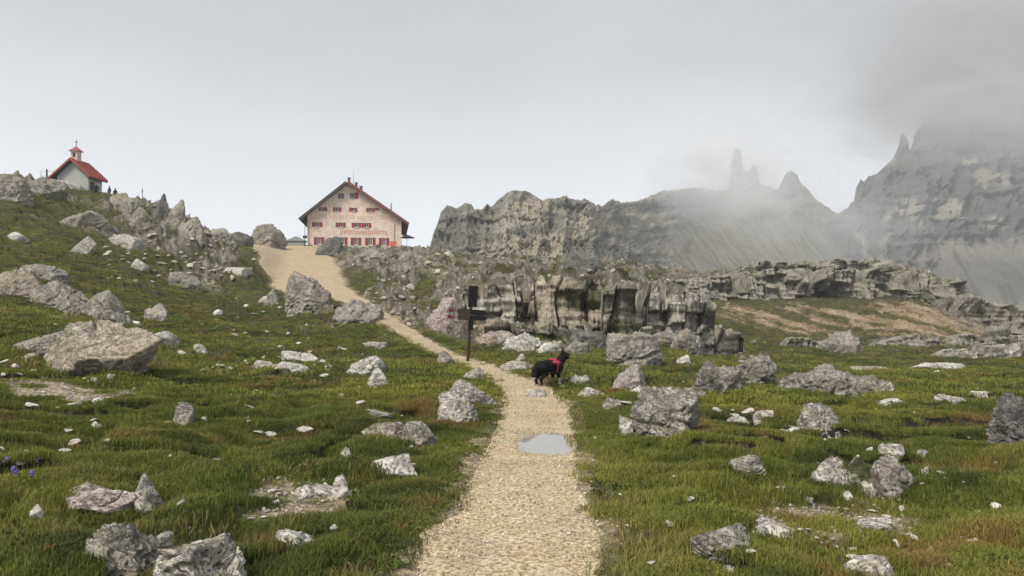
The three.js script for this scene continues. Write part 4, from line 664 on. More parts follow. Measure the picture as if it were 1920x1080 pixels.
{
  const Z = 126, s = Z / FOCAL, c = place(665, 466, Z), X = px => (px - 665) * s, Y = py => (468 - py) * s;
  const o = thing('mountain_hut', 'large cream alpine hut with red shutters and a steep gable on the skyline', 'building', [c.x, c.y - 2 * s - 0.3, c.z], 0.155);
  const x0 = X(578), x1 = X(752), ridgeX = X(651), ridgeY = Y(341), eL = Y(402), eR = Y(409), D = 20;
  const sh = new THREE.Shape([[x0, -2.5], [x1, -2.5], [x1, eR], [ridgeX, ridgeY], [x0, eL]].map(q => new THREE.Vector2(...q)));
  const wins = [];   // left, right, top, bottom in photo pixels, kind
  for (const [a, b] of [[598.5, 614], [624.5, 640], [654, 669.5], [685.5, 702]]) wins.push([a, b, 385.5, 393.2, 2]);
  for (const [a, b] of [[586.5, 606], [629.5, 648.5], [659, 677], [677.4, 695.5]]) wins.push([a, b, 414, 422.6, 2]);
  for (const [a, b] of [[590, 609], [632.5, 651.5], [657.5, 677], [684, 703.5], [709.5, 729]]) wins.push([a, b, 442, 456, 3]);
  wins.push([632.6, 645, 358.5, 369, 0], [655, 671, 357, 368.5, 1]);
  const cells = wins.map(([a, b, t, d, k]) => { const w = b - a; return k === 0 ? [a, b, t, d] : k === 1 ? [a, a + w * 0.52, t, d] : [a + w * 0.29, b - w * 0.29, t, d]; });
  for (const [a, b, t, d] of cells) sh.holes.push(new THREE.Path([[X(a), Y(d)], [X(a), Y(t)], [X(b), Y(t)], [X(b), Y(d)]].map(q => new THREE.Vector2(...q))));
  const front = new THREE.ExtrudeGeometry(sh, { depth: 0.45, bevelEnabled: false }); front.translate(0, 0, -0.45);
  const wall = part(o, 'front_wall', front, plaster);
  part(o, 'side_wall', box(0.4, eR + 2.4, D, x1 - 0.2, eR / 2 - 1.3, -D / 2 - 0.452), plaster);
  part(o, 'side_wall', box(0.4, eL + 2.4, D, x0 + 0.2, eL / 2 - 1.3, -D / 2 - 0.452), plaster);
  const rear = new THREE.ExtrudeGeometry(new THREE.Shape([[x0 + 0.41, -2.5], [x1 - 0.41, -2.5], [x1 - 0.41, eR], [ridgeX, ridgeY - 0.3], [x0 + 0.41, eL]].map(q => new THREE.Vector2(...q))), { depth: 0.4, bevelEnabled: false }); rear.translate(0, 0, -D); part(o, 'rear_wall', rear, plaster);
  for (const y of [Y(430), Y(400)]) part(o, 'storey_floor', box(x1 - x0 - 0.9, 0.2, D - 1.4, (x0 + x1) / 2, y, -D / 2), eaveDark);
  const window = (x, y, w, h, shutters, kind) => {
    const q = new THREE.Group(); q.name = 'window'; o.add(q); q.position.set(x, y, 0);
    part(q, 'pane', box(w - 0.14, h - 0.14, 0.03, 0, 0, -0.2), glassDark);
    const f = [box(w, 0.08, 0.06, 0, h / 2 - 0.04, -0.17), box(w, 0.08, 0.06, 0, -h / 2 + 0.04, -0.17), box(0.08, h - 0.16, 0.06, -w / 2 + 0.04, 0, -0.17), box(0.08, h - 0.16, 0.06, w / 2 - 0.04, 0, -0.17), box(0.06, h - 0.16, 0.05, 0, 0, -0.166)];
    part(q, 'frame', mergeGeometries(f), kind === 3 ? frameWhite : std([0.42, 0.38, 0.33], 0.7));
    for (const [dx, sw] of shutters) part(q, 'shutter', box(sw, h * 1.02, 0.05, dx, 0, 0.03), shutterRed);
    part(q, 'sill', box(w + 0.1, 0.07, 0.14, 0, -h / 2 - 0.045, 0.05), plaster);
  };
  wins.forEach(([a, b, t, d, k], i) => {
    const [ca, cb] = cells[i], w = (cb - ca) * s, sw = (b - a) * s * 0.28;
    const list = k === 0 ? [] : k === 1 ? [[w / 2 + (b - cb) * s / 2, (b - cb) * s * 0.95]] : [[-w / 2 - sw / 2, sw * 0.96], [w / 2 + sw / 2, sw * 0.96]];
    window(X((ca + cb) / 2), Y((t + d) / 2), w, (d - t) * s, list, k);
  });
  part(o, 'shutter', box(7 * s, 4 * s, 0.05, X(706), Y(387.6), 0.03), shutterRed);
  for (const [t, d] of [[415, 424], [444, 458]]) { const q = new THREE.Group(); q.name = 'window'; o.add(q); q.position.set(x1 + 0.01, Y((t + d) / 2), -4); part(q, 'shutter', box(0.06, (d - t) * s, 0.8, 0.035, 0, 0.95), shutterRed); part(q, 'shutter', box(0.06, (d - t) * s, 0.8, 0.035, 0, -0.95), shutterRed); part(q, 'pane', box(0.03, (d - t) * s, 1.1, 0.017, 0, 0), glassDark); }
  const letters = (text, a, b, y, h, rgb) => { const g = new TextGeometry(text, { font, size: h, depth: 0.012, curveSegments: 2 }); g.computeBoundingBox(); const w = g.boundingBox.max.x - g.boundingBox.min.x; g.scale((X(b) - X(a)) / w, 1, 1); g.translate(X(a), y, 0.001); part(wall, 'lettering', g, std(rgb, 0.95)).userData.label = 'faded painted lettering'; };
  letters('RIF. A. LOCATELLI  ALLE TRE CIME', 590, 729, Y(407), 0.56, [0.58, 0.38, 0.29]);
  letters('DREIZINNENHÜTTE', 638, 725, Y(435.6), 0.62, [0.56, 0.25, 0.2]);
  // roof: two slabs with a fascia towards the valley
  const slab = (xa, ya, xb, yb, name, mat, fmat) => {
    const dx = xb - xa, dy = yb - ya, L = Math.hypot(dx, dy), nx = -dy / L * Math.sign(dx), ny = Math.abs(dx) / L, t = 0.26;
    const q = new THREE.Shape([[xa, ya], [xb, yb], [xb + nx * t, yb + ny * t], [xa + nx * t, ya + ny * t]].map(v => new THREE.Vector2(...v))); const g = new THREE.ExtrudeGeometry(q, { depth: D + 1.7, bevelEnabled: false }); g.translate(0, 0, -D - 0.6); const r = part(o, name, g, mat);
    const u = [dx / L, dy / L], f = new THREE.Shape([[xa, ya - 0.06], [xb, yb - 0.06], [xb + nx * (t + 0.1), yb + ny * (t + 0.1)], [xa + nx * (t + 0.1), ya + ny * (t + 0.1)]].map(v => new THREE.Vector2(...v))); const fg = new THREE.ExtrudeGeometry(f, { depth: 0.1, bevelEnabled: false }); fg.translate(0, 0, 1.102); part(r, 'verge_board', fg, fmat);
    const n = 16; for (let k = 0; k < n; k++) { const w = (k + 0.5) / n, g2 = box(0.12, 0.14, D + 1.6, lerp(xa, xb, w) + nx * (t + 0.06), lerp(ya, yb, w) + ny * (t + 0.06), -D / 2 + 0.2); part(r, 'roof_batten', g2, mat); }
    return r;
  };
  const over = 1.05, sl = (ridgeY - eL) / (ridgeX - x0), sr = (ridgeY - eR) / (x1 - ridgeX);
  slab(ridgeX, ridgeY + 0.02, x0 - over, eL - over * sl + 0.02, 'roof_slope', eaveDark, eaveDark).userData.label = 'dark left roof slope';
  const rs = slab(ridgeX, ridgeY + 0.02, x1 + over, eR - over * sr + 0.02, 'roof_slope', roofRed, fasciaRed); rs.userData.label = 'red brown right roof slope';
  for (const [px, py, w, h, z] of [[653, 327, 5, 16, -1.5], [666, 334, 5, 16, -2.5], [675, 340, 5.5, 16, -3]]) { const q = part(o, 'chimney', box(w * s, h * s, w * s, X(px), Y(py + h / 2), z), brick); part(q, 'chimney_cap', box(w * s * 1.3, 0.12, w * s * 1.3, X(px), Y(py) + 0.05, z), metalGrey); }
  part(o, 'antenna_mast', cyl(0.05, 0.03, 26 * s, X(660), Y(333), -4, 6), metalGrey); part(o, 'vent_pipe', cyl(0.13, 0.1, 18 * s, X(732.5), Y(390), -2, 8), metalGrey);
  for (const [px, a, b] of [[738.5, 414, 462], [580.5, 408, 464]]) part(o, 'downpipe', cyl(0.06, 0.06, (b - a) * s, X(px), Y(b), 0.08, 8), std([0.42, 0.3, 0.25], 0.6));
}
// things around the hut
{
  const at = (px, py, Z) => { const x = sideOf(px, py) * Z; return [x, land(x, -Z), -Z]; };
  const dark = std([0.03, 0.032, 0.034], 0.8), pole = std([0.2, 0.2, 0.2], 0.6), s = 122 / FOCAL;
  const [px, py, pz] = at(763, 464, 128), sun1 = thing('parasol', 'dark parasol on the terrace at the right side of the hut', 'parasol', [px, py, pz]);
  const can = new THREE.ConeGeometry(1.35, 0.55, 8, 1, true); can.translate(0, 2.35, 0); part(sun1, 'canopy', can, new THREE.MeshStandardMaterial({ color: 0x33363a, roughness: 0.9, side: THREE.DoubleSide })); part(sun1, 'pole', cyl(0.035, 0.03, 2.6), pole); part(sun1, 'base', cyl(0.3, 0.28, 0.12), dark);
  const [bx, by, bz] = at(737, 468, 114), ban = thing('banner', 'orange red banner on two stakes below the right corner of the hut', 'banner', [bx, by - 0.75, bz]);
  const sail = new THREE.PlaneGeometry(0.95, 1.15, 8, 8), sp = sail.attributes.position; for (let i = 0; i < sp.count; i++) { const v = sp.getY(i) / 1.15 + 0.5; sp.setXYZ(i, sp.getX(i) * (0.62 + 0.38 * v), sp.getY(i) + 1.15, Math.sin(sp.getX(i) * 5) * 0.05); } sail.computeVertexNormals();
  part(ban, 'cloth', sail, new THREE.MeshStandardMaterial({ color: new THREE.Color().setRGB(0.62, 0.1, 0.045), roughness: 0.8, side: THREE.DoubleSide })); for (const d of [-0.5, 0.5]) part(ban, 'stake', cyl(0.025, 0.022, 1.8, d), pole);
  const [lx, ly, lz] = at(571.5, 461, 120), lamp = thing('flag_pole', 'thin dark pole with a small box, left of the hut', 'pole', [lx, ly - 0.1, lz]); part(lamp, 'shaft', cyl(0.06, 0.035, 3.4), dark); part(lamp, 'box', box(0.55, 0.42, 0.3, 0.02, 1.55, 0), dark); part(lamp, 'foot', cyl(0.3, 0.2, 0.35), dark);
  const [rx, ry, rz] = at(556, 462, 150), shed = thing('low_shed', 'low grey shed roof peeping over the ramp crest left of the hut', 'shed', [rx, place(556, 455, 150).y - 1.6, rz], 0.2);
  part(shed, 'wall', box(3.2, 1.8, 3, 0, 0.9, 0), std([0.4, 0.4, 0.38])); const rg = new THREE.ExtrudeGeometry(new THREE.Shape([[-2, 1.7], [2, 1.7], [0, 2.6]].map(q => new THREE.Vector2(...q))), { depth: 3.4, bevelEnabled: false }); rg.translate(0, 0.1, -1.7); part(shed, 'roof', rg, std([0.36, 0.38, 0.37], 0.7));
  const [tx, ty, tz] = at(267, 372, 86), mast = thing('marker_pole', 'thin grey pole on the skyline right of the chapel', 'pole', [tx, ty - 0.1, tz]); part(mast, 'shaft', cyl(0.045, 0.03, 1.9), pole); part(mast, 'plate', box(0.16, 0.24, 0.03, 0, 1.55, 0.05), pole); part(mast, 'foot', cyl(0.14, 0.1, 0.2), dark);
}
// ---------------------------------------------------------------- the chapel on the left hill
{
  const Z = 90, s = Z / FOCAL, c = place(136, 357, Z), gy = Math.min(land(c.x, c.z), land(c.x + 2, c.z - 2));
  const o = thing('chapel', 'small white chapel with a red roof and a bell turret on the left hilltop', 'chapel', [c.x, c.y - 0.35, c.z], -0.06);
  const white = std([0.55, 0.55, 0.52], 0.92, { map: grainColor, bumpMap: grainRelief, bumpScale: 0.006 }), red = std([0.3, 0.055, 0.045], 0.75), under = std([0.045, 0.04, 0.036], 0.85), stone = std([0.45, 0.44, 0.42], 0.9, { map: grainColor });
  const W = 1.85, E = 2.15, R = 3.75, L = 2.7, O = 0.5;   // half width, eaves, ridge, length, overhang
  const gable = new THREE.Shape([[-W, -2.2], [W, -2.2], [W, E], [0, R], [-W, E]].map(q => new THREE.Vector2(...q))), g = new THREE.ExtrudeGeometry(gable, { depth: L, bevelEnabled: false }); g.translate(0, 0, -L); part(o, 'wall', g, white);
  const slope = (R - E) / W;
  for (const d of [-1, 1]) {
    const xe = d * (W + O + (d < 0 ? 0.55 : 0)), ye = R - Math.abs(xe) * slope, q = new THREE.Shape([[0, R + 0.04], [xe, ye + 0.04], [xe, ye + 0.26], [0, R + 0.3]].map(v => new THREE.Vector2(...v))), rg = new THREE.ExtrudeGeometry(q, { depth: L + 1, bevelEnabled: false }); rg.translate(0, 0, -L - 0.4); const roof = part(o, 'roof', rg, red);
    const u = new THREE.Shape([[0, R + 0.015], [xe * 0.985, ye + 0.02], [xe * 0.985, ye - 0.06], [0, R - 0.07]].map(v => new THREE.Vector2(...v))), ug = new THREE.ExtrudeGeometry(u, { depth: L + 0.9, bevelEnabled: false }); ug.translate(0, 0, -L - 0.35); part(roof, 'soffit', ug, under);
    for (let k = 0; k < 8; k++) { const w = (k + 0.5) / 8; part(roof, 'roof_seam', box(0.05, 0.05, L + 0.98, xe * w, lerp(R, ye, w) + 0.3 - 0.04 * w, -L / 2 + 0.1), red); }
  }
  const turret = part(o, 'bell_turret', box(0.78, 1.15, 0.78, 0, R + 0.62, -0.55), std([0.5, 0.4, 0.36], 0.9)); part(turret, 'bell_opening', box(0.32, 0.52, 0.82, 0, R + 0.72, -0.55), under);
  const cap = new THREE.ConeGeometry(0.86, 0.62, 4); cap.rotateY(Math.PI / 4); cap.translate(0, R + 1.48, -0.55); part(turret, 'turret_roof', cap, std([0.3, 0.1, 0.09], 0.75));
  part(turret, 'cross', mergeGeometries([box(0.06, 0.8, 0.06, 0, R + 2.1, -0.55), box(0.4, 0.06, 0.05, 0, R + 2.25, -0.55)]), under);
  part(o, 'door', box(0.06, 1.75, 0.8, W + 0.025, 0.55, -0.75), under); part(o, 'porch_post', cyl(0.09, 0.09, E + 1.2, -W - 1.0, -0.6, 0.35, 8), under);
  const [bx, bz] = [place(118, 350, 86).x, -86], wall2 = new THREE.Mesh(rockGeometry(610, 2.6, 0.75, 0.55, { detail: 22, planes: 6, flat: 0.7, rough: 0.12, tone: 'white', lichen: 0.3, bed: 2.2 }), matStone); wall2.position.set(bx, land(bx, bz) + 0.42, bz); wall2.rotation.set(0, 0.25, -0.12); top(wall2, 'stone_wall'); tag(wall2, 'low whitish stone terrace wall in front of the left side of the chapel', 'wall');
  const [fx, fz] = [place(88, 340, 90).x, -90], rail = thing('railing', 'thin metal railing left of the chapel', 'railing', [fx, land(fx, fz) - 0.05, fz]); const mm = std([0.3, 0.31, 0.32], 0.5, { metalness: 0.5 });
  for (const d of [-0.7, 0, 0.7]) part(rail, 'post', cyl(0.03, 0.03, 1.5, d), mm); for (const y of [0.85, 1.4]) { const b = cyl(0.022, 0.022, 1.5); b.translate(0, -0.75, 0); b.rotateZ(Math.PI / 2); b.translate(0, y, 0); part(rail, 'rail', b, mm); }
}
// ---------------------------------------------------------------- hikers resting by the chapel
{
  const standing = () => { const B = []; for (const d of [-1, 1]) { B.push([d * 0.09, 0.9, 0, 0.1, d * 0.1, 0.5, 0.02, 0.07], [d * 0.1, 0.5, 0.02, 0.068, d * 0.1, 0.08, -0.02, 0.045], [d * 0.1, 0.05, -0.03, 0.05, d * 0.11, 0.045, 0.13, 0.04], [d * 0.19, 1.4, 0, 0.06, d * 0.27, 1.12, 0.02, 0.05], [d * 0.27, 1.12, 0.02, 0.046, d * 0.26, 0.88, 0.1, 0.035], [d * 0.26, 0.87, 0.1, 0.034, d * 0.255, 0.79, 0.13, 0.03]); } B.push([0, 0.95, 0, 0.145, 0, 1.15, 0, 0.13], [0, 1.15, 0, 0.135, 0, 1.36, 0, 0.16], [-0.13, 1.4, 0, 0.07, 0.13, 1.4, 0, 0.07], [0, 1.42, 0, 0.06, 0, 1.56, 0.01, 0.055], [0, 1.62, 0.01, 0.095, 0, 1.68, 0.015, 0.095]); return B; };
  const sitting = () => { const B = []; for (const d of [-1, 1]) B.push([d * 0.09, 0.42, 0, 0.1, d * 0.12, 0.5, 0.42, 0.075], [d * 0.12, 0.5, 0.42, 0.07, d * 0.12, 0.08, 0.45, 0.048], [d * 0.12, 0.05, 0.44, 0.05, d * 0.13, 0.045, 0.6, 0.04], [d * 0.19, 0.9, 0.02, 0.06, d * 0.27, 0.64, 0.1, 0.05], [d * 0.27, 0.64, 0.1, 0.045, d * 0.16, 0.58, 0.34, 0.034]); B.push([0, 0.46, 0, 0.15, 0, 0.66, 0.02, 0.135], [0, 0.66, 0.02, 0.14, 0, 0.87, 0.03, 0.16], [-0.13, 0.91, 0.03, 0.07, 0.13, 0.91, 0.03, 0.07], [0, 0.93, 0.03, 0.06, 0, 1.06, 0.05, 0.055], [0, 1.13, 0.06, 0.095, 0, 1.19, 0.06, 0.095]); return B; };
  const dress = (g, jacket, trousers, h) => paint(g, (x, y) => y > h * 0.86 ? (y > h * 0.95 ? [0.03, 0.022, 0.018] : [0.35, 0.2, 0.14]) : y > h * 0.52 ? jacket : trousers, 2);
  const m = new THREE.MeshStandardMaterial({ vertexColors: true, roughness: 0.9 });
  const add = (label, g, px, Z, py, turn) => { const x = sideOf(px, py) * Z; const o = thing('person', label, 'person', [x, land(x, -Z) - 0.02, -Z], turn, 'people by the chapel'); part(o, 'figure', g, m); };
  add('person in black sitting on the rocks at the right corner of the chapel', dress(body(sitting(), 0.028, 0.06), [0.015, 0.015, 0.018], [0.02, 0.02, 0.025], 1.28), 180, 87, 357, 0.6);
  add('person in dark blue jacket half hidden by the crest, nearer the chapel', dress(body(standing(), 0.028, 0.06), [0.03, 0.035, 0.05], [0.02, 0.02, 0.02], 1.78), 205, 104, 372, -0.4);
  add('person in dark jacket half hidden by the crest, farther from the chapel', dress(body(standing(), 0.028, 0.06), [0.02, 0.02, 0.03], [0.03, 0.03, 0.035], 1.78), 216, 102, 372, 0.9);
}

// ---------------------------------------------------------------- small stones, one by one
const free = (x, z, r) => !footprints.some(([a, b, c, d]) => { const u = (x - a) / (c + r), v = (z - b) / (d + r); return u * u + v * v < 1; });
{
  const r = rng(991), shapes = [];
  for (let k = 0; k < 7; k++) for (const tone of ['white', 'pale', 'grey']) shapes.push(rockGeometry(700 + k * 3 + ({ white: 0, pale: 50, grey: 90 })[tone], 1, 0.62, 0.8, { detail: 8, planes: 13, tone, lichen: 0.35, rough: 0.12, fine: 0, bright: 0.72 }));
  const kinds = {
    left: ['small pale limestone fragment lying in the grass left of the path', 'small stones in the left meadow'], right: ['small pale limestone fragment lying in the grass right of the path', 'small stones in the right meadow'],
    scree: ['broken limestone block in the scree of the left hill', 'scree blocks of the left hill'], centre: ['broken limestone block on the rocky rise between hut and cliff band', 'blocks of the rocky rise'],
    rubble: ['small rubble block heaped under the largest boulder of the left slope', 'rubble under the largest boulder'],
  };
  // landmarks that tell one small stone from another
  const marks = {
    left: [[198, 1060, 'the cracked bottom left boulder'], [365, 1060, 'the cairn boulder'], [168, 955, 'the pinkish slab'], [272, 940, 'the upright slab'], [560, 965, 'the bare earth patch'], [738, 880, 'the white wedge boulder'], [780, 825, 'the blocky grey boulder'], [870, 765, 'the ridged boulder by the path'], [690, 700, 'the lumpy white boulder'], [545, 690, 'the two flat white slabs'], [298, 640, 'the clean white block'], [150, 670, 'the largest boulder'], [192, 580, 'the dark sloping slab'], [338, 785, 'the half sunk grey stone'], [40, 880, 'the bellflowers'], [180, 752, 'the flat white stone'], [335, 525, 'the scree of the left hill'], [570, 560, 'the boulder at the ramp'], [650, 600, 'the long low ramp boulder']],
    right: [[1184, 715, 'the pinkish white boulder'], [1250, 785, 'the large rounded boulder'], [1538, 795, 'the white faced boulder'], [1406, 798, 'the flat white slab'], [1408, 875, 'the oblong grey boulder'], [1620, 905, 'the mossy trio'], [1362, 1020, 'the purplish slab'], [1672, 845, 'the pointed pale stone'], [1900, 800, 'the dark boulder at the right edge'], [1650, 1075, 'the white bottom edge boulder'], [1590, 725, 'the long grey outcrop'], [1390, 720, 'the fluted outcrop'], [1090, 715, 'the dog'], [1862, 745, 'the long white rib'], [1570, 990, 'the right bare patch'], [1140, 940, 'the right path edge'], [1152, 760, 'the low grey rock']],
    scree: [[146, 460, 'the aslant slab'], [225, 450, 'the pale rib'], [262, 420, 'the tan rock face'], [300, 395, 'the pointed skyline rock'], [350, 435, 'the broken rock face'], [335, 525, 'the grey scree block'], [440, 510, 'the white slab by the ramp'], [412, 445, 'the last skyline rock'], [256, 500, 'the small pale wedge']],
    centre: [[622, 470, 'the dark rock by the hut'], [768, 480, 'the hut corner rock'], [654, 580, 'the ramp boulder'], [838, 590, 'the trail mark boulder'], [1098, 490, 'the dark oval boulder'], [880, 530, 'the signpost top'], [740, 520, 'the middle of the rise'], [1000, 500, 'the thin rock step'], [950, 515, 'the pale rock step']],
    rubble: [[62, 660, 'the low grey flank'], [150, 700, 'the largest boulder'], [60, 700, 'the bare soil under the boulder'], [190, 715, 'the right foot of the boulder']],
  };
  const describe = (kind, px, py, w, tone) => {
    let best = null, bd = 1e9; for (const m of marks[kind]) { const d = Math.hypot(px - m[0], (py - m[1]) * 1.6); if (d < bd) { bd = d; best = m; } }
    const dx = px - best[0], dy = (py - best[1]) * 1.6, side = Math.abs(dx) > Math.abs(dy) ? (dx < 0 ? 'left of' : 'right of') : dy < 0 ? 'above' : 'below', far = bd > 95 ? 'well ' : '';
    return `${w < 9 ? 'tiny' : w < 13 ? 'small' : 'larger'} ${tone} limestone ${{ left: 'stone in the grass', right: 'stone in the grass', scree: 'block of scree', centre: 'block on the rise', rubble: 'rubble block' }[kind]} ${far}${side} ${best[2]}`;
  };
  const put = (kind, px, py, w, flat = 1) => {
    const p = ground(px, py); if (!p) return; const Z = -p.z, m = w * Z / FOCAL / 2; if (pathInside(p.x, p.z) > -0.1 || !free(p.x, p.z, m * 0.6)) return;
    const toneAt = kind === 'left' || kind === 'right' ? Math.floor(r() * 2) : 1 + Math.floor(r() * 2), o = new THREE.Mesh(shapes[Math.floor(r() * 7) * 3 + toneAt], matPebble); o.position.set(p.x, land(p.x, p.z) + m * (0.1 + 0.2 * r()) * flat + 0.012, p.z); o.rotation.set((r() - 0.5) * 0.5, r() * 6.28, (r() - 0.5) * 0.6); o.scale.set(m, m * (0.45 + 0.7 * r()) * flat, m * (0.5 + 0.5 * r()));
    top(o, { left: 'stone', right: 'stone', scree: 'scree_block', centre: 'limestone_block', rubble: 'rubble_block' }[kind]); tag(o, describe(kind, px, py, w, ['white', 'pale', 'grey'][toneAt]), 'stone', kinds[kind][1]); if (w > 14) footprints.push([p.x, p.z, m * 0.7, m * 0.6]);
  };
  for (let k = 0; k < 96; k++) { const y = 560 + Math.pow(r(), 0.8) * 330; put('left', r() * 760 * (y > 700 ? 1.05 : 0.9), y, 6 + 24 * Math.pow(r(), 2.6) + (y > 800 ? 4 : 0), 0.8); }
  for (let k = 0; k < 46; k++) put('left', 380 + r() * 300, 570 + r() * 125, 7 + 15 * r() * r(), 0.7);
  for (let k = 0; k < 14; k++) put('left', 470 + r() * 180, 905 + r() * 110, 9 + 14 * r(), 0.8);
  for (let k = 0; k < 84; k++) { const y = 690 + Math.pow(r(), 0.9) * 380; put('right', 1090 + r() * 820, y, 6 + 22 * Math.pow(r(), 2.6) + (y > 850 ? 4 : 0), 0.75); }
  for (let k = 0; k < 16; k++) put('right', 1480 + r() * 230, 945 + r() * 90, 8 + 12 * r(), 0.6);
  for (let k = 0; k < 84; k++) put('scree', 190 + r() * 290, 440 + r() * 90, 8 + 16 * r() * r());
  for (let k = 0; k < 40; k++) put('centre', 600 + r() * 520, 478 + r() * 90, 9 + 20 * r() * r());
  for (let k = 0; k < 26; k++) put('centre', 690 + r() * 90, 520 + r() * 90, 8 + 12 * r());
  for (let k = 0; k < 22; k++) put('rubble', 5 + r() * 210, 668 + r() * 55, 10 + 20 * r());
}
// ---------------------------------------------------------------- loose gravel and scree nobody could count
function scatter(name, geometry, material, list, kind = 'stuff') {   // list: [matrix, color]
  const m = new THREE.InstancedMesh(geometry, material, list.length); list.forEach(([a, c], i) => { m.setMatrixAt(i, a); m.setColorAt(i, c); });
  m.instanceMatrix.needsUpdate = true; m.instanceColor.needsUpdate = true; top(m, name); m.userData = { kind }; return m;
}
const M4 = (x, y, z, ax, ay, az, sx, sy, sz) => new THREE.Matrix4().compose(new THREE.Vector3(x, y, z), new THREE.Quaternion().setFromEuler(new THREE.Euler(ax, ay, az)), new THREE.Vector3(sx, sy, sz));
{
  const r = rng(5150), g = rockGeometry(900, 1, 0.6, 0.8, { detail: 2, planes: 7, rough: 0.2, fine: 0 }); g.deleteAttribute('color'); const mat = new THREE.MeshStandardMaterial({ roughness: 0.95 }), list = [], col = () => { const k = r(), v = 0.75 + 0.45 * r(), c = k < 0.7 ? [0.43, 0.345, 0.225] : k < 0.86 ? [0.5, 0.455, 0.375] : [0.2, 0.17, 0.13]; return new THREE.Color().setRGB(c[0] * v, c[1] * v, c[2] * v); };
  for (let k = 0; k < 30000; k++) {
    const Z = 4.2 * Math.pow(30 / 4.2, Math.pow(r(), 0.8)), [l, rr] = pathEdges(Z), over = 0.22 + 0.01 * Z, x = lerp(l - over, rr + over, r()), e = pathInside(x, -Z), y = land(x, -Z); if (e < 0 && r() < 0.5 + -e / over * 0.5) continue;
    const s = (0.003 + 0.013 * Math.pow(r(), 5)) * (1 + Z * 0.03); list.push([M4(x, y - s * 0.1 + (e > 0 ? 0.006 + Z * 0.0011 : 0), -Z, r() * 0.8, r() * 6.28, r() * 0.8, s, s * 0.8, s), col()]);
  }
  scatter('gravel', g, mat, list);
  const list2 = [], cl = () => { const v = 0.6 + 0.6 * r(); return new THREE.Color().setRGB(0.3 * v, 0.27 * v, 0.22 * v); };
  for (let k = 0; k < 60000 && list2.length < 2600; k++) {
    const Z = 24 * Math.pow(140 / 24, r()), t = (r() * 2 - 1) * 0.7, x = t * Z; if (pathInside(x, -Z) > -0.3) continue; const a = rockAmount(x, -Z); if (r() > a * 0.9) continue;
    const s = (0.04 + 0.26 * Math.pow(r(), 4)) * (0.5 + Z * 0.009); list2.push([M4(x, land(x, -Z) - s * 0.1, -Z, r() * 0.8, r() * 6.28, r() * 0.8, s * 1.2, s * 0.8, s), cl()]);
  }
  const gs = rockGeometry(905, 1, 0.7, 0.85, { detail: 3, planes: 8, rough: 0.25, fine: 0 }); gs.deleteAttribute('color'); scatter('scree_rubble', gs, new THREE.MeshStandardMaterial({ roughness: 0.95 }), list2);
  const list3 = [];   // crumbs in the bare earth patches and turf
  for (let k = 0; k < 60000 && list3.length < 7000; k++) { const Z = 4.5 * Math.pow(100 / 4.5, r()), x = (r() * 2 - 1) * 0.7 * Z, e = earthShown(x, land(x, -Z), -Z); if (pathInside(x, -Z) > -0.2 || r() > e + 0.02) continue; const s = (0.008 + 0.03 * r() * r()) * (0.7 + Z * 0.045); list3.push([M4(x, land(x, -Z) + s * 0.2, -Z, r(), r() * 6.28, r(), s, s * 0.8, s), cl()]); }
  scatter('earth_debris', g, mat, list3);
}
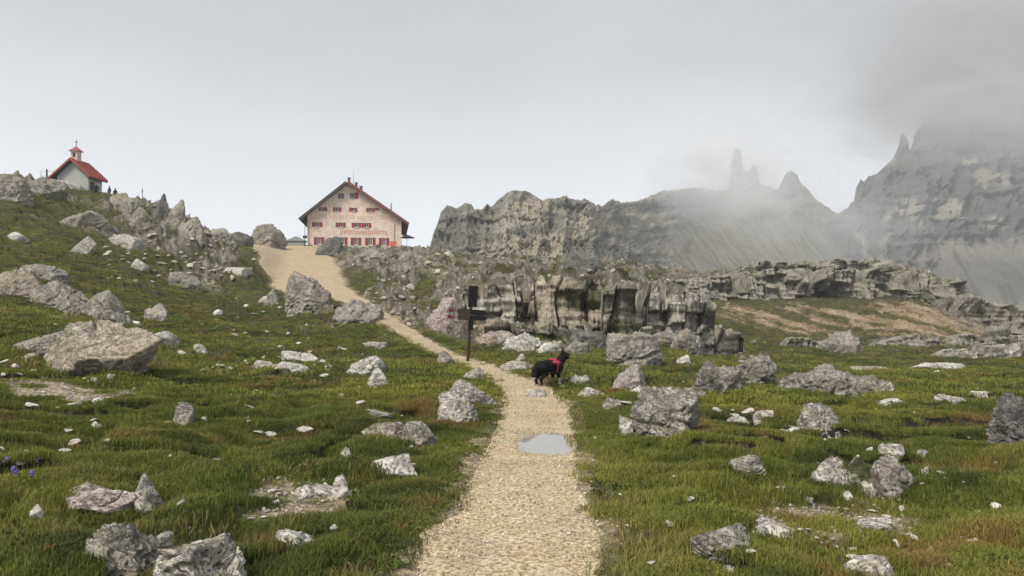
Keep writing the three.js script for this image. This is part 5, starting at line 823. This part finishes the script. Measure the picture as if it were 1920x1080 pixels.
// ---------------------------------------------------------------- turf
{
  const r = rng(424242), blades = (n, rad, h, wdt) => {
    const pos = [], idx = []; for (let k = 0; k < n; k++) {
      const a = r() * 6.28, q = Math.sqrt(r()) * rad, x = Math.cos(a) * q, z = Math.sin(a) * q, dir = r() * 6.28, lean = (0.25 + 0.75 * r()) * h, H = h * (0.5 + 0.6 * r()), w = wdt * (0.6 + 0.8 * r()), px = Math.cos(dir + 1.57) * w, pz = Math.sin(dir + 1.57) * w, lx = Math.cos(dir) * lean, lz = Math.sin(dir) * lean, b = pos.length / 3;
      pos.push(x - px, -0.02, z - pz, x + px, -0.02, z + pz, x - px * 0.75 + lx * 0.35, H * 0.6, z - pz * 0.75 + lz * 0.35, x + px * 0.75 + lx * 0.35, H * 0.6, z + pz * 0.75 + lz * 0.35, x + lx, H * 0.9, z + lz); idx.push(b, b + 1, b + 2, b + 1, b + 3, b + 2, b + 2, b + 3, b + 4);
    }
    const g = new THREE.BufferGeometry(); g.setAttribute('position', new THREE.Float32BufferAttribute(pos, 3)); g.setIndex(idx); g.computeVertexNormals(); return g;
  };
  const mat = new THREE.MeshPhysicalMaterial({ roughness: 0.9, side: THREE.DoubleSide, transmission: 0.35, thickness: 0, specularIntensity: 0.3 });
  const tuftNear = blades(60, 0.12, 0.036, 0.0028), tuftFar = blades(40, 0.3, 0.042, 0.0095), near = [], far = [];
  const GA = [0.125, 0.155, 0.028], GB = [0.262, 0.265, 0.056], GC = [0.26, 0.165, 0.065], GD = [0.055, 0.07, 0.017];
  const tint = (x, z) => { const n1 = fbm(x * 0.3, 8.1, z * 0.3, 4), n2 = fbm(x * 1.7, 2.1, z * 1.7, 3), n4 = fbm(x * 0.5 + 9, 3, z * 0.5, 3), j = r(); let c = mix3(GA, GB, clamp(0.4 + n1 * 1.1 + n2 * 0.5 + (j - 0.5) * 0.4)); c = mix3(c, GD, smooth(0.1, 0.5, -n2 * 0.7 - n1 * 0.4 + n4 * 0.3) * 0.7); c = mix3(c, GC, smooth(0.2, 0.55, n2 * 0.6 + n4 * 0.8) * 0.75 * (0.4 + r())); const v = 0.8 + 0.4 * r(); return new THREE.Color().setRGB(c[0] * v, c[1] * v, c[2] * v); };
  const sow = (out, count, z0, z1, base, power) => {
    for (let k = 0; k < count; k++) {
      const Z = z0 * Math.pow(z1 / z0, Math.pow(r(), power)), x = (r() * 2 - 1) * (0.72 * Z + 2.6), e = pathInside(x, -Z); if (e > 0.03) continue; const ee = e + fbm(x * 1.6, 9, -Z * 1.6, 3) * 0.3; if (ee > -0.55 && r() < 0.93 * smooth(-0.55, 0.0, ee)) continue;
      if (r() < earthShown(x, land(x, -Z), -Z) * 1.05 || (Z > 20 && r() < rockAmount(x, -Z) * 1.05 * smooth(-0.42, -0.1, fbm(x * 0.45 + 30, land(x, -Z) * 0.4, -Z * 0.45, 4)))) continue; if (!free(x, -Z, -0.02) || r() < turfStep(x, -Z)[1] * 0.7) continue;
      const lush = 0.75 + 0.6 * clamp(0.5 + fbm(x * 1.2, 5, -Z * 1.2, 3)), s = base * (0.75 + 0.5 * r()) * (1 + Z * 0.004), h = s * lush * (e > -0.5 ? 0.75 : 1);
      out.push([M4(x, land(x, -Z) - 0.004, -Z, (r() - 0.5) * 0.3, r() * 6.28, (r() - 0.5) * 0.3, s, h, s), tint(x, -Z)]);
    }
  };
  sow(near, 115000, 3.4, 17, 1, 0.62); sow(far, 98000, 14, 105, 1, 0.75);
  // dry stalks and broad leaved herbs between the turf
  const stalk = blades(9, 0.1, 0.1, 0.0016), leafRosette = blades(12, 0.05, 0.03, 0.011), dry = [], herb = [];
  for (let k = 0; k < 16000; k++) {
    const Z = 3.6 * Math.pow(34 / 3.6, Math.pow(r(), 0.7)), x = (r() * 2 - 1) * 0.74 * Z, e = pathInside(x, -Z), n = fbm(x * 0.7 + 13, 2, -Z * 0.7, 3); if (e > -0.1 || !free(x, -Z, 0) || earthAmount(x, -Z) > 0.6) continue;
    const s = 0.7 + 0.7 * r(), v = 0.7 + 0.5 * r();
    if (n > 0.1) dry.push([M4(x, land(x, -Z), -Z, (r() - 0.5) * 0.5, r() * 6.28, (r() - 0.5) * 0.5, s, s, s), new THREE.Color().setRGB(0.33 * v, 0.25 * v, 0.1 * v)]); else if (n < -0.08) herb.push([M4(x, land(x, -Z) + 0.006, -Z, 0, r() * 6.28, 0, s * 0.8, s * 0.8, s * 0.8), r() < 0.12 ? new THREE.Color().setRGB(0.2 * v, 0.12 * v, 0.05 * v) : new THREE.Color().setRGB(0.085 * v, 0.12 * v, 0.025 * v)]);
  }
  scatter('dry_grass', stalk, mat, dry); scatter('herb_vegetation', leafRosette, mat, herb);
  scatter('turf_grass', tuftNear, mat, near); scatter('meadow_grass', tuftFar, mat, far);
}
// ---------------------------------------------------------------- blue bellflowers at the left edge
{
  const petal = new THREE.MeshPhysicalMaterial({ color: new THREE.Color().setRGB(0.16, 0.12, 0.5), roughness: 0.8, side: THREE.DoubleSide, transmission: 0.3, thickness: 0 }), stem = std([0.07, 0.1, 0.025], 0.8), bell = new THREE.LatheGeometry([[0.001, 0.0], [0.008, -0.002], [0.013, -0.012], [0.014, -0.022], [0.02, -0.03]].map(q => new THREE.Vector2(...q)), 10);
  const where = ['leftmost bellflower, cut by the left picture edge', 'violet bellflower at the upper right of the little group', 'lowest left bellflower of the little group', 'pair forming bellflower in the middle of the group', 'lowest right bellflower of the little group'];
  [[6, 868], [64, 868], [26, 890], [36, 886], [63, 893]].forEach(([px, py], k) => {
    const p = ground(px, py + 16), H = 22 * -p.z / FOCAL + 0.03, o = thing('bellflower', where[k] + ', in the grass', 'flower', [p.x, land(p.x, p.z), p.z], k * 1.3, 'blue bellflowers'), c = new THREE.CatmullRomCurve3([new THREE.Vector3(0, -0.02, 0), new THREE.Vector3(0.01, H * 0.6, 0), new THREE.Vector3(0.02, H, 0.01), new THREE.Vector3(0.032, H - 0.004, 0.015)]); part(o, 'stem', new THREE.TubeGeometry(c, 8, 0.0022, 5), stem);
    for (const [dx, dy, sc] of [[0.032, 0, 0.95], [0.006, -0.03, 0.8]]) { const b = bell.clone(); b.scale(sc, sc, sc); b.rotateZ(0.5); b.translate(dx, H + dy, 0.014); part(o, 'blossom', b, petal); }
  });
}

renderer.render(scene, camera);
